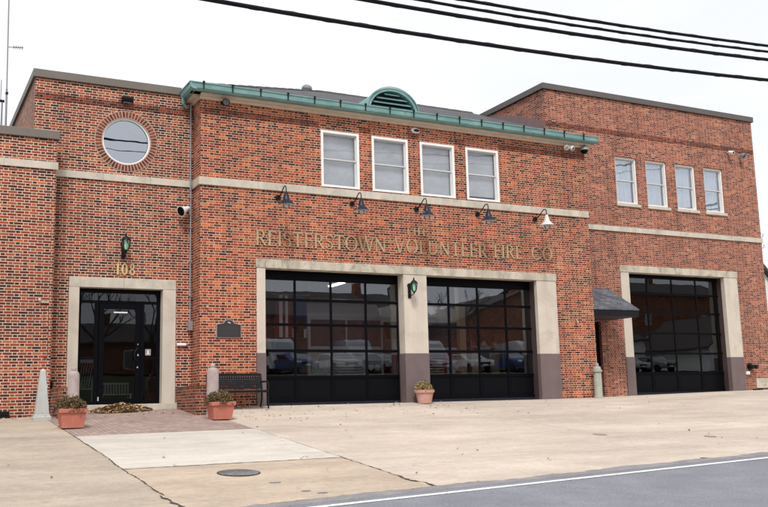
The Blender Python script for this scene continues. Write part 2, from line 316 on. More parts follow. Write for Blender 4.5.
# ------------------------------------------------------------------ mesh helpers
class MB:
    def __init__(s): s.v = []; s.f = []
    def quad(s, *p):
        i = len(s.v); s.v += [tuple(q) for q in p]; s.f.append(tuple(range(i, i+len(p))))
    def box(s, x0, x1, y0, y1, z0, z1):
        i = len(s.v)
        s.v += [(x0, y0, z0), (x1, y0, z0), (x1, y1, z0), (x0, y1, z0), (x0, y0, z1), (x1, y0, z1), (x1, y1, z1), (x0, y1, z1)]
        s.f += [(i, i+3, i+2, i+1), (i+4, i+5, i+6, i+7), (i, i+1, i+5, i+4), (i+1, i+2, i+6, i+5), (i+2, i+3, i+7, i+6), (i+3, i, i+4, i+7)]
        return s
    def prism(s, pts, axis, a, b):
        """closed polygon in the two remaining axes extruded along axis (0,1,2)"""
        def P(p, c):
            l = [0, 0, 0]; o = [k for k in (0, 1, 2) if k != axis]; l[o[0]] = p[0]; l[o[1]] = p[1]; l[axis] = c; return tuple(l)
        n = len(pts); i = len(s.v)
        s.v += [P(p, a) for p in pts]+[P(p, b) for p in pts]
        s.f.append(tuple(range(i, i+n))); s.f.append(tuple(range(i+2*n-1, i+n-1, -1)))
        for k in range(n): s.f.append((i+k, i+n+k, i+n+(k+1) % n, i+(k+1) % n))
        return s
    def tube(s, pts, r, n=10, cap=True):
        rs = r if isinstance(r, (list, tuple)) else [r]*len(pts)
        pts = [Vector(p) for p in pts]; i0 = len(s.v); prev = None
        for k, p in enumerate(pts):
            t = (pts[min(k+1, len(pts)-1)]-pts[max(k-1, 0)]).normalized()
            a = prev if prev else (Vector((0, 0, 1)) if abs(t.z) < .9 else Vector((1, 0, 0)))
            x = (a-t*a.dot(t)).normalized(); y = t.cross(x); prev = x
            for j in range(n):
                an = 2*math.pi*j/n; s.v.append(tuple(p+(x*math.cos(an)+y*math.sin(an))*rs[k]))
        for k in range(len(pts)-1):
            for j in range(n):
                a = i0+k*n+j; b = i0+k*n+(j+1) % n; s.f.append((a, b, b+n, a+n))
        if cap:
            s.f.append(tuple(i0+j for j in range(n))[::-1]); s.f.append(tuple(i0+(len(pts)-1)*n+j for j in range(n)))
        return s
    def lathe(s, prof, c=(0, 0, 0), n=24, sx=1, sy=1):
        i0 = len(s.v)
        for r, z in prof:
            for j in range(n):
                an = 2*math.pi*j/n; s.v.append((c[0]+r*math.cos(an)*sx, c[1]+r*math.sin(an)*sy, c[2]+z))
        for k in range(len(prof)-1):
            for j in range(n):
                a = i0+k*n+j; b = i0+k*n+(j+1) % n; s.f.append((a, b, b+n, a+n))
        s.f.append(tuple(i0+j for j in range(n))[::-1]); s.f.append(tuple(i0+(len(prof)-1)*n+j for j in range(n)))
        return s
    def sqlathe(s, prof, c=(0, 0, 0)):
        """square section profile of half widths"""
        i0 = len(s.v)
        for r, z in prof:
            for (a, b) in ((-1, -1), (1, -1), (1, 1), (-1, 1)): s.v.append((c[0]+a*r, c[1]+b*r, c[2]+z))
        for k in range(len(prof)-1):
            for j in range(4):
                a = i0+k*4+j; b = i0+k*4+(j+1) % 4; s.f.append((a, b, b+4, a+4))
        s.f.append(tuple(i0+j for j in range(4))[::-1]); s.f.append(tuple(i0+(len(prof)-1)*4+j for j in range(4)))
        return s
    def build(s, name, mat, parent=None, smooth=False, bevel=0, local=False):
        me = bpy.data.meshes.new(name)
        off = Vector((0, 0, 0))
        if parent and not local:
            q = parent
            while q: off += q.location; q = q.parent
        me.from_pydata([tuple(Vector(p)-off) for p in s.v], [], s.f); me.validate()
        import bmesh
        bm = bmesh.new(); bm.from_mesh(me); bmesh.ops.recalc_face_normals(bm, faces=bm.faces) if len(s.f) < 6000 else None
        bm.to_mesh(me); bm.free()
        me.materials.append(M[mat]); o = bpy.data.objects.new(name, me); col.objects.link(o); o.parent = parent
        if smooth:
            for p in me.polygons: p.use_smooth = True
            me.set_sharp_from_angle(angle=R(40))
        if bevel:
            b = o.modifiers.new('bevel', 'BEVEL'); b.width = bevel; b.segments = 2; b.limit_method = 'ANGLE'
        return o
def tag(o, label=None, cat=None, group=None, kind=None):
    if label: o['label'] = label
    if cat: o['category'] = cat
    if group: o['group'] = group
    if kind: o['kind'] = kind
    return o
def empty(name, loc, label, cat, group=None, rz=0):
    o = bpy.data.objects.new(name, None); o.location = loc; o.rotation_euler.z = rz; o.empty_display_size = .2; col.objects.link(o)
    return tag(o, label, cat, group)
def copy_tree(o, parent=None):
    c = o.copy(); col.objects.link(c); c.parent = parent
    for ch in list(o.children): copy_tree(ch, c)
    return c
def own(o, mb_parent_loc=None): return o
def interp(x, T):
    if x <= T[0][0]: return T[0][1]
    for (a, b), (c, d) in zip(T, T[1:]):
        if x <= c: return b+(d-b)*(x-a)/(c-a)
    return T[-1][1]

# ------------------------------------------------------------------ ground
Z0 = [(-30, -.3), (-5, -.14), (2.3, -.08), (3.4, -.02), (6, .04), (8.7, .06), (17.4, .05), (22, .09), (28, .19), (40, .25)]
def h(x, y):
    if y >= 0: return interp(x, Z0)
    if y >= -14: return .04+.1*y+(interp(x, Z0)-.04)*math.exp(y/3)
    z = -1.36-.016*min(-14-y, 14)
    return z if y > -27 else z+3.8*min(1, (-27-y)/6)
def yedge(x): return max(min(-12.56+.12*x, -8.2), -16)
def frange(a, b, st):
    n = max(1, int(round((b-a)/st))); return [a+(b-a)*i/n for i in range(n+1)]
def patch(name, mat, xs, y0, y1, dz, kind='structure', step=.5):
    """conforming sheet between two edge curves y0(x) < y1(x)"""
    f0 = y0 if callable(y0) else (lambda x: y0); f1 = y1 if callable(y1) else (lambda x: y1)
    mid = (f0(xs[0])+f1(xs[0]))/2
    n = max(1, int(abs(f1(xs[0])-f0(xs[0]))/step)); mb = MB(); nv = n+1
    for x in xs:
        for j in range(nv):
            y = f0(x)+(f1(x)-f0(x))*j/n; mb.v.append((x, y, h(x, y)+dz))
    for i in range(len(xs)-1):
        for j in range(n): a = i*nv+j; mb.f.append((a, a+nv, a+nv+1, a+1))
    o = mb.build(name, mat)
    if kind: o['kind'] = kind
    return o
mb = MB(); G = 600
xs = [-G, -200, -80]+frange(-40, 60, 2)+[80, 200, G]; ys = [-G, -200, -80, -60, -48, -40, -36, -33, -30]+frange(-27, 0, 1)+[10, 30, 80, 200, G]
for x in xs:
    for y in ys: mb.v.append((x, y, h(x, y)-.08))
for i in range(len(xs)-1):
    for j in range(len(ys)-1): a = i*len(ys)+j; mb.f.append((a, a+len(ys), a+len(ys)+1, a+1))
mb.build('ground', 'grass')['kind'] = 'structure'

XL = 3.18; XR = 6.75
patch('pavement', 'leftconc', frange(-30, XL, .5), lambda x: yedge(x)-.15, .2, 0)
patch('entrance_paving', 'pavers', frange(XL, XR, .3), -4.55, .8, .004)
patch('pale_slab', 'whiteslab', frange(XL, XR, .4), -8.75, -4.55, .004)
patch('tan_slab', 'tanconc', frange(XL, XR, .4), lambda x: yedge(x)-.15, -8.75, 0)
patch('apron', 'apron', frange(XR, 60, .5), lambda x: yedge(x)-.15, .45, 0)
patch('apron_back', 'apron', frange(19.8, 60, .5), .45, 2.2, 0)
patch('road', 'asphalt', [-300, -100]+frange(-40, 70, 1)+[120, 300], lambda x: -22.5, lambda x: yedge(x)-.18, .012, step=.5)
# ragged worn asphalt strip between road and concrete
random.seed(3)
mb = MB(); xs = frange(-20, 60, .12)
for x in xs:
    w = .02+.07*random.random()+.03*math.sin(x*1.3)+.03*math.sin(x*3.7)
    ya = yedge(x)-.22; yb = yedge(x)+w
    mb.v += [(x, ya, h(x, ya)+.014), (x, yb, h(x, yb)+.010)]
for i in range(len(xs)-1): mb.f.append((2*i, 2*i+2, 2*i+3, 2*i+1))
mb.build('road_edge', 'asphalt_edge')['kind'] = 'structure'
mb = MB(); xs = frange(-60, 90, .5)
for x in xs:
    for d_ in (.50, .40):
        y = yedge(x)-d_; mb.v.append((x, y, h(x, y)+.018))
for i in range(len(xs)-1): mb.f.append((2*i, 2*i+2, 2*i+3, 2*i+1))
mb.build('road_marking', 'line')['kind'] = 'structure'
patch('far_pavement', 'leftconc', [-100]+frange(-40, 70, 2)+[120], -26.5, -22.5, .10, step=2)

def joint(pts, w, seed, jag=.02, name='pavement_joint'):
    random.seed(seed); mb = MB(); P = []
    for a, b in zip(pts, pts[1:]):
        n = max(2, int((Vector(b)-Vector(a)).length/.07))
        for i in range(n): P.append(Vector(a).lerp(Vector(b), i/n))
    P.append(Vector(pts[-1]))
    j = 0
    for i, p in enumerate(P):
        t = (P[min(i+1, len(P)-1)]-P[max(i-1, 0)]).normalized(); nn = Vector((-t.y, t.x))
        j = j*.85+random.uniform(-jag, jag)*.5; ww = w*(.15+random.random()*.75)
        a = p+nn*(j+ww/2); b = p+nn*(j-ww/2)
        mb.v += [(a.x, a.y, h(a.x, a.y)+.009), (b.x, b.y, h(b.x, b.y)+.009)]
    for i in range(len(P)-1): mb.f.append((2*i, 2*i+2, 2*i+3, 2*i+1))
    o = mb.build(name, 'crack'); o['kind'] = 'structure'
joint([(XL, -1.8), (XL, -4.5)], .012, 1, .006)
joint([(XL, -4.5), (XL, -8.9)], .028, 2, .016)
joint([(XL, -8.9), (XL-.02, -11.0)], .03, 3, .03)
joint([(XL-.02, -11), (XL+.05, -12.3)], .07, 4, .05)
joint([(XR, -4.4), (XR, -8.6)], .012, 5, .01)
joint([(XR, -8.6), (XR-.02, -10.6)], .03, 6, .02)
joint([(XR-.02, -10.6), (XR+.1, -11.8)], .09, 7, .06)
joint([(XL, -8.75), (XR, -8.75)], .022, 8, .012)
joint([(4.0, -12.02), (6.7, -11.70)], .05, 9, .03)
joint([(6.7, -11.72), (7.6, -11.60)], .08, 10, .04)
joint([(13.5, -10.95), (30, -8.95)], .03, 11, .02)
joint([(8.0, -11.62), (13.0, -11.0)], .02, 12, .02)
joint([(12.6, -10.9), (12.9, -11.05)], .08, 13, .03)
joint([(6.0, -8.72), (6.2, -8.45), (6.55, -8.5)], .012, 14, .03, 'pavement_crack')
joint([(13.2, -.02), (13.2, -11.0)], .008, 21, .004)
joint([(19.6, -.1), (19.6, -10.3)], .008, 22, .004)
joint([(6.9, -5.6), (30, -5.6)], .007, 23, .004)
joint([(-8, -6.2), (3.15, -6.2)], .008, 24, .005)
for a_, b_, y_, sd_ in ((-6, 2.9, -.012, 31), (6.95, 8.44, -.012, 32), (18.26, 19.70, -.012, 33)): joint([(a_, y_), (b_, y_)], .05, sd_, .012)
# flat dark spots / valve covers in the apron
def disc(name, x, y, r, mat, dz, n=28, sy=1.0):
    mb = MB(); mb.v.append((x, y, h(x, y)+dz))
    for i in range(n):
        a = 2*math.pi*i/n; px, py = x+r*math.cos(a), y+r*math.sin(a)*sy; mb.v.append((px, py, h(px, py)+dz))
    for i in range(n): mb.f.append((0, 1+i, 1+(i+1) % n))
    return mb
M['iron'] = noise_mat('worn_iron', (.19, .185, .185), .25, 6, .7, .3, fine=40, fineamt=.25)
s = NT('patterned_iron_lid'); vo = s.n('ShaderNodeTexVoronoi'); s.t.links.new(s.pos(), vo.inputs['Vector']); vo.inputs['Scale'].default_value = 16; vo.inputs['Randomness'].default_value = .15
s.bump(vo.outputs[0], .006); M['iron_lid'] = s.col(s.mix(1.0, s.ramp(vo.outputs[0], [(.2, (.26, .255, .25)), (.5, (.10, .10, .10))]), s.ramp(s.noise(9, 4), [(.3, .7), (.7, 1.3)]), 'MULTIPLY'), .7)
mh = empty('manhole_cover', (4.65, -9.66, h(4.65, -9.66)), 'round grey iron manhole cover in the tan concrete slab', 'manhole cover')
disc('rim', 4.65, -9.66, .32, 'iron', .007).build('rim', 'crack', mh)
disc('lid', 4.65, -9.66, .295, 'iron', .012).build('lid', 'iron_lid', mh)
for i, (x, y, r, lab) in enumerate([(13.2, -7.6, .17, 'small round dark valve cover in the apron, left of the other'), (15.3, -8.6, .15, 'small dark valve cover in the apron nearer the road'), (21.0, -5.6, .14, 'small valve cover in the apron before the right bay')]):
    o = disc('valve_cover', x, y, r*.85, 'cover', .008, 20).build('valve_cover', 'cover'); tag(o, lab, 'valve cover', 'valve covers in the apron')
# small asphalt patches on tan slab
for i, (x, y, r) in enumerate([(4.85, -10.6, .09), (5.0, -11.35, .07), (5.15, -11.55, .08)]):
    disc('patch', x, y, r, 'iron', .006, 9, .6).build('pavement_patch', 'asphalt_edge')['kind'] = 'structure'

# ------------------------------------------------------------------ the fire station
FS = empty('fire_station', (13, 0, 0), 'long two storey red brick fire station with three black glazed bay doors', 'building')
def wall(name, mat, u0, u1, z0, z1, y0, y1, holes=(), axis='x', label=None, parent=None):
    """slab with rectangular holes, only outer and reveal faces. axis x: runs along x between planes y0 (front), y1"""
    U = sorted({u0, u1, *[q for H in holes for q in H[:2]]}); Zs = sorted({z0, z1, *[q for H in holes for q in H[2:4]]})
    def void(i, j):
        if i < 0 or j < 0 or i >= len(U)-1 or j >= len(Zs)-1: return True
        u = (U[i]+U[i+1])/2; z = (Zs[j]+Zs[j+1])/2
        return any(H[0] < u < H[1] and H[2] < z < H[3] for H in holes)
    mb = MB()
    P = (lambda u, y, z: (u, y, z)) if axis == 'x' else (lambda u, y, z: (y, u, z))
    for i in range(len(U)-1):
        for j in range(len(Zs)-1):
            if void(i, j): continue
            a, b, c, d = U[i], U[i+1], Zs[j], Zs[j+1]
            mb.quad(P(a, y0, c), P(b, y0, c), P(b, y0, d), P(a, y0, d)); mb.quad(P(a, y1, c), P(a, y1, d), P(b, y1, d), P(b, y1, c))
            if void(i-1, j): mb.quad(P(a, y0, c), P(a, y0, d), P(a, y1, d), P(a, y1, c))
            if void(i+1, j): mb.quad(P(b, y0, c), P(b, y1, c), P(b, y1, d), P(b, y0, d))
            if void(i, j-1): mb.quad(P(a, y0, c), P(a, y1, c), P(b, y1, c), P(b, y0, c))
            if void(i, j+1): mb.quad(P(a, y0, d), P(b, y0, d), P(b, y1, d), P(a, y1, d))
    import bmesh
    o = mb.build(name, mat, parent or FS)
    if axis != 'x' or True:
        bm = bmesh.new(); bm.from_mesh(o.data); bmesh.ops.remove_doubles(bm, verts=bm.verts, dist=1e-5); bmesh.ops.recalc_face_normals(bm, faces=bm.faces); bm.to_mesh(o.data); bm.free()
    if label: o['label'] = label
    return o
WX = [10.36, 11.945, 13.53, 15.115]; WW = 1.185; WZ0, WZ1 = 6.0, 7.62
RX = [22.56, 24.0, 25.44, 26.87]; RW = 1.0; RZ0, RZ1 = 6.84, 8.54
YR = 1.75
# main block
holes = [(8.46, 18.24, -1, 3.89)]+[(x, x+WW, WZ0, WZ1) for x in WX]
wall('wall', 'brick', 6.94, 19.7, -.5, 8.12, 0, .34, holes, label='brick front wall of the middle block')
wall('wall', 'brick', .345, 8, -.5, 8.12, 6.94, 7.2, axis='y')
wall('wall', 'brick', .345, 12, -.5, 8.5, 19.40, 19.7, axis='y')
# entrance block: wall with round window
cx, cz, cr = 5.18, 6.88, .62
wall('wall', 'brick_left', 3.1901, 6.93, -.5, 8.29, .65, .95, [(3.86, 6.50, -1, 3.32), (cx-.95, cx+.95, cz-.95, cz+.95)], label='darker brick wall of the entrance block')
mb = MB(); N = 64; pr = []
for k in range(N):
    a = 2*math.pi*k/N+math.pi/4*0; c, s_ = math.cos(a), math.sin(a); q = .95/max(abs(c), abs(s_))
    pr.append(((cx+cr*c, cz+cr*s_), (cx+q*c, cz+q*s_)))
for k in range(N):
    (i1, o1), (i2, o2) = pr[k], pr[(k+1) % N]
    mb.quad((i1[0], .65, i1[1]), (o1[0], .65, o1[1]), (o2[0], .65, o2[1]), (i2[0], .65, i2[1]))
    mb.quad((i1[0], .65, i1[1]), (i2[0], .65, i2[1]), (i2[0], .80, i2[1]), (i1[0], .80, i1[1]))
mb.build('wall', 'brick_left', FS)
wall('wall', 'brick_left', .9555, 9, 5.0, 8.29, 2.92, 3.19, axis='y')
o = MB().box(2.92, 3.19, .65, .955, 5.0, 8.29).build('wall', 'brick_left', FS)
# left wing
wall('wall', 'brick_left', -9, 3.38, -.6, 6.55, 0, .32, label='lower brick wall of the left wing')
wall('wall', 'brick_left', .33, .64, -.6, 6.55, 3.10, 3.38, axis='y')
# right wing
holes = [(22.46, 28.14, -1, 4.62), (20.45, 21.46, -1, 2.62)]+[(x, x+RW, RZ0, RZ1) for x in RX]
wall('wall', 'brick_right', 19.56, 29.68, -.5, 10.62, YR, YR+.34, holes, label='pinker brick wall of the right wing')
wall('wall', 'brick_right', YR+.345, 14, 7.5, 10.62, 19.56, 19.88, axis='y')
wall('wall', 'brick_right', YR+.345, 14, -.5, 10.62, 29.36, 29.68, axis='y')
# radial brick ring of the round window
mb = MB(); nb = 54
for k in range(nb):
    a0 = 2*math.pi*(k+.16)/nb; a1 = 2*math.pi*(k+.84)/nb; r0, r1 = cr+.012, cr+.165
    p = [(cx+r*math.cos(a), cz+r*math.sin(a)) for r, a in ((r0, a0), (r1, a0), (r1, a1), (r0, a1))]
    mb.prism(p, 1, .632, .70)
s = NT('ring_brick'); s.col(s.mix(1.0, s.ramp(s.noise(9, 1), [(.3, (.05, .014, .011)), (.5, (.15, .03, .018)), (.7, (.27, .06, .03))]), s.ramp(s.noise(40, 3), [(.3, .8), (.7, 1.2)]), 'MULTIPLY'), .88); M['ring_brick'] = s.m
M['mortar'] = noise_mat('mortar', (.42, .32, .25), .12, 6, .95)
mb.build('brick_ring', 'ring_brick', FS)
mb = MB()
for k in range(N):
    a0 = 2*math.pi*k/N; a1 = 2*math.pi*(k+1)/N; r0, r1 = cr-.01, cr+.185
    q = [(cx+r*math.cos(a), .638, cz+r*math.sin(a)) for r, a in ((r0, a0), (r1, a0), (r1, a1), (r0, a1))]
    mb.quad(*q)
    mb.quad(q[1], (q[1][0], .66, q[1][2]), (q[2][0], .66, q[2][2]), q[2]); mb.quad(q[0], q[3], (q[3][0], .80, q[3][2]), (q[0][0], .80, q[0][2]))
mb.build('mortar_bed', 'mortar', FS)
def ringmb(r0, r1, y0, y1, n=64):
    mb = MB()
    for k in range(n):
        a0 = 2*math.pi*k/n; a1 = 2*math.pi*(k+1)/n
        def P(r, a, y): return (cx+r*math.cos(a), y, cz+r*math.sin(a))
        mb.quad(P(r0, a0, y0), P(r1, a0, y0), P(r1, a1, y0), P(r0, a1, y0)); mb.quad(P(r0, a0, y1), P(r0, a1, y1), P(r1, a1, y1), P(r1, a0, y1))
        mb.quad(P(r0, a0, y0), P(r0, a1, y0), P(r0, a1, y1), P(r0, a0, y1)); mb.quad(P(r1, a0, y0), P(r1, a0, y1), P(r1, a1, y1), P(r1, a1, y0))
    return mb
rw = ringmb(.572, .609, .67, .76).build('window', 'white', FS); rw['label'] = 'round window with white ring frame'
mb = MB(); mb.v = [(cx+.56*math.cos(2*math.pi*k/N), y, cz+.56*math.sin(2*math.pi*k/N)) for y in (.715, .722) for k in range(N)]
mb.f = [tuple(range(N)), tuple(range(2*N-1, N-1, -1))]+[(k, (k+1) % N, N+(k+1) % N, N+k) for k in range(N)]
mb.build('pane', 'glass_round', rw)
MB().box(cx-.58, cx+.58, .79, .80, cz-.58, cz+.58).build('window_shade', 'shade_cloth', rw)

# limestone band courses
def band(mb, x0, x1, y, z0, z1, p=.045): mb.box(x0, x1, y-p, y-.002, z0, z1)
mb = MB(); L = [6.9]+[6.94+1.58*i for i in range(1, 9)]+[19.70]
for i in range(len(L)-1):
    band(mb, L[i]+.002, L[i+1]-.002, 0, 5.76, 5.965)
mb.build('band_course', 'limestone', FS, bevel=.004)
mb = MB(); mb.box(6.895, 6.938, .0, .648, 5.76, 5.965); mb.build('band_course', 'limestone', FS)
mb = MB()
for a, b in ((3.384, 4.6), (4.604, 5.8), (5.804, 6.893)): band(mb, a, b, .65, 5.80, 5.98)
mb.build('band_course', 'limestone', FS, bevel=.004)
mb = MB()
for a, b in ((-3, -.6), (-.596, .9), (.904, 2.2), (2.204, 3.42)): band(mb, a, b, 0, 5.80, 5.98)
mb.build('band_course', 'limestone', FS, bevel=.004)
mb = MB(); q = frange(19.72, 29.72, 1.43)
for a, b in zip(q, q[1:]): band(mb, a+.002, b-.002, YR, 5.80, 5.98)
mb.build('band_course', 'limestone', FS, bevel=.004)
# darker soldier courses
def soldier(x0, x1, y, z, parts=None, p=.012):
    mb = MB(); x = x0
    while x < x1-.06:
        if not (parts and any(a-.02 < x < b+.0 for a, b in parts)):
            mb.box(x+.004, min(x+.064, x1), y-p-random.random()*.006, y-.001, z+random.uniform(-.004, .004), z+.155)
        x += .0685
    return mb
random.seed(5)
soldier(6.95, 19.69, 0, 7.70, p=.01).build('soldier_course', 'brick_dark', FS) if False else None
for (a, b) in ((6.95, 10.33), (11.57, 11.92), (13.15, 13.50), (14.74, 15.09), (16.33, 19.69)):
    soldier(a, b, 0, 7.68).build('soldier_course', 'brick_dark', FS)
soldier(2.93, 6.93, .65, 7.76).build('soldier_course', 'brick_dark', FS)
soldier(19.58, 29.67, YR, 9.33).build('soldier_course', 'brick_dark', FS)
# lintel soldiers over windows of the right wing
# copings
mb = MB(); mb.box(2.86, 6.60, .58, 1.02, 8.292, 8.50); mb.box(2.86, 3.26, 1.022, 9, 8.292, 8.50); mb.build('coping', 'coping_warm', FS, bevel=.01)
mb = MB(); mb.box(-9, 3.44, -.06, .40, 6.552, 6.76); mb.build('coping', 'coping_warm', FS, bevel=.01)
mb = MB(); mb.box(19.48, 29.76, YR-.07, YR+.42, 10.622, 10.83); mb.box(19.48, 19.96, YR+.422, 14, 10.622, 10.83); mb.box(29.28, 29.76, YR+.422, 14, 10.622, 10.83)
mb.build('coping', 'coping', FS, bevel=.01)
# flat roofs
MB().box(3.2, 6.6, 1.0, 9, 7.9, 8.0).build('flat_roof', 'house_roof', FS)
MB().box(-9, 3.1, .33, 9, 6.3, 6.4).build('flat_roof', 'house_roof', FS)
MB().box(19.9, 29.3, YR+.4, 14, 10.2, 10.3).build('flat_roof', 'house_roof', FS)
MB().box(-9, 29.6, 13.6, 14, -.5, 6).build('wall', 'brick', FS)
# cornice and gutter
prof = [(0, 8.06), (-.04, 8.06), (-.06, 8.09), (-.06, 8.105), (-.13, 8.125), (-.17, 8.15), (-.20, 8.16), (-.20, 8.175), (0, 8.175)]
mb = MB(); mb.prism(prof, 0, 6.90, 19.86); mb.build('cornice', 'cornice', FS)
mb = MB(); mb.prism([(6.938+(y if True else 0), z) for y, z in prof], 1, .0, .648); mb.build('cornice', 'cornice', FS)
g = [(-.22, 8.178), (-.31, 8.182), (-.37, 8.225), (-.385, 8.35), (-.405, 8.355), (-.405, 8.38), (-.375, 8.38), (-.355, 8.34), (-.335, 8.25), (-.22, 8.24)]
mb = MB(); mb.prism(g, 0, 6.54, 19.99)
mb.box(6.64, 19.98, -.30, .02, 8.179, 8.36)
gutter = mb.build('gutter', 'copper', FS, smooth=False); gutter['label'] = 'green verdigris copper gutter along the eave'
mb = MB(); mb.prism([(6.94+y, z) for y, z in g], 1, -.40, .60); mb.box(6.62, 6.94, -.21, .62, 8.179, 8.36); mb.build('gutter', 'copper', FS)
for i in range(18):
    x = 6.9+i*.78
    if x > 19.9: break
    mb = MB(); mb.box(x-.014, x+.014, -.418, -.40, 8.19, 8.41); mb.box(x-.03, x+.03, -.426, -.412, 8.36, 8.41); mb.build('hanger', 'black_iron', gutter)
# outlet elbow at left end
mb = MB(); mb.tube([(6.60, .48, 8.20), (6.62, .52, 8.05), (6.74, .58, 7.95)], .045); mb.build('downpipe_elbow', 'copper', gutter)
# shingled hip roof
def rz(y): return 8.47+.417*y
yr = 6.2; z_r = rz(yr); xh = 6.6+6.5
A, B, Cc, D = (6.6, -.30, rz(-.3)), (19.96, -.30, rz(-.3)), (19.96, 1.70, rz(1.7)), (19.54, 1.70, rz(1.7))
mb = MB()
mb.quad(A, B, Cc, D, (19.54, yr, z_r), (xh, yr, z_r))
mb.quad(A, (xh, yr, z_r), (6.6, 12.7, rz(-.3)))
mb.quad((xh, yr, z_r), (19.54, yr, z_r), (19.54, 12.7, rz(-.3)), (6.6, 12.7, rz(-.3)))
roof = mb.build('roof', 'shingle', FS); roof['label'] = 'low grey shingled hip roof'
sm = roof.modifiers.new('solid', 'SOLIDIFY'); sm.thickness = .06; sm.offset = -1
mb = MB(); n_ = 24
for i in range(n_):   # ridge caps
    x0 = xh+(19.5-xh)*i/n_; x1 = x0+(19.5-xh)/n_+.02
    mb.prism([(yr-.14, z_r-.045), (yr, z_r+.045+.006*(i % 2)), (yr+.14, z_r-.045)], 0, x0, x1)
mb.build('ridge_cap', 'shingle', roof)
mb = MB(); n_ = 30
for i in range(n_):
    t0, t1 = i/n_, (i+1)/n_+.004; a = Vector(A).lerp(Vector((xh, yr, z_r)), t0); b = Vector(A).lerp(Vector((xh, yr, z_r)), t1); w_ = Vector((.09, -.09, -.02)); u_ = Vector((0, 0, .035+.008*(i % 2)))
    mb.quad(a-Vector((.09, -.09, .02)), a+u_, b+u_, b-Vector((.09, -.09, .02))); mb.quad(a+u_, a+w_, b+w_, b+u_)
mb.build('ridge_cap', 'shingle', roof)
# flashing where roof meets the right wing
mb = MB(); mb.prism([(1.76, rz(1.76)-.02), (5.25, rz(5.25)-.02), (5.25, rz(5.25)+.05), (3.2, rz(3.2)+.27), (1.76, rz(1.76)+.27)], 0, 19.525, 19.555); mb.build('flashing', 'flash', FS)
# louvred half round dormer
dx, dy, dz_ = 12.72, .06, 8.42; ea, eb = .84, .74
def ell(a, b, k, n): t = math.pi*k/n; return (dx+a*math.cos(t), dz_+b*math.sin(t))
n = 28; mb = MB(); yb = 2.2
for k in range(n):
    p, q = ell(ea, eb, k, n), ell(ea, eb, k+1, n); p2, q2 = ell(ea-.09, eb-.09, k, n), ell(ea-.09, eb-.09, k+1, n)
    mb.quad((p[0], dy, p[1]), (q[0], dy, q[1]), (q[0], yb, q[1]), (p[0], yb, p[1]))
    mb.quad((p[0], dy, p[1]), (p2[0], dy, p2[1]), (q2[0], dy, q2[1]), (q[0], dy, q[1]))
    mb.quad((p2[0], dy, p2[1]), (p2[0], dy+.25, p2[1]), (q2[0], dy+.25, q2[1]), (q2[0], dy, q2[1]))
dorm = mb.build('dormer', 'copper', FS); dorm['label'] = 'half round copper louvred dormer'
mb = MB()
for k in range(n):
    p, q = ell(ea+.035, eb+.035, k, n), ell(ea+.035, eb+.035, k+1, n); p2, q2 = ell(ea+.003, eb+.003, k, n), ell(ea+.003, eb+.003, k+1, n)
    mb.quad((p[0], dy-.03, p[1]), (p2[0], dy-.03, p2[1]), (q2[0], dy-.03, q2[1]), (q[0], dy-.03, q[1]))
    mb.quad((p[0], dy-.03, p[1]), (q[0], dy-.03, q[1]), (q[0], dy+.05, q[1]), (p[0], dy+.05, p[1]))
mb.build('trim', 'copper', dorm)
mb = MB(); mb.v = [(*[ell(ea-.09, eb-.09, k, n)[0]], dy+.24, ell(ea-.09, eb-.09, k, n)[1]) for k in range(n+1)]; mb.f = [tuple(range(n+1))]; mb.build('backing', 'int_dark', dorm)
MB().box(dx-ea+.02, dx+ea-.02, dy-.02, dy+.10, dz_-.05, dz_+.10).build('sill', 'copper', dorm)
for k in range(4):
    z = dz_+.16+k*.135
    hw = (ea-.10)*math.sqrt(max(0, 1-((z+.05-dz_)/(eb-.09))**2))
    mb = MB(); mb.prism([(dy+.02, z-.035), (dy+.035, z-.045), (dy+.16, z+.045), (dy+.15, z+.06)], 0, dx-hw, dx+hw); mb.build('louvre', 'copper', dorm)

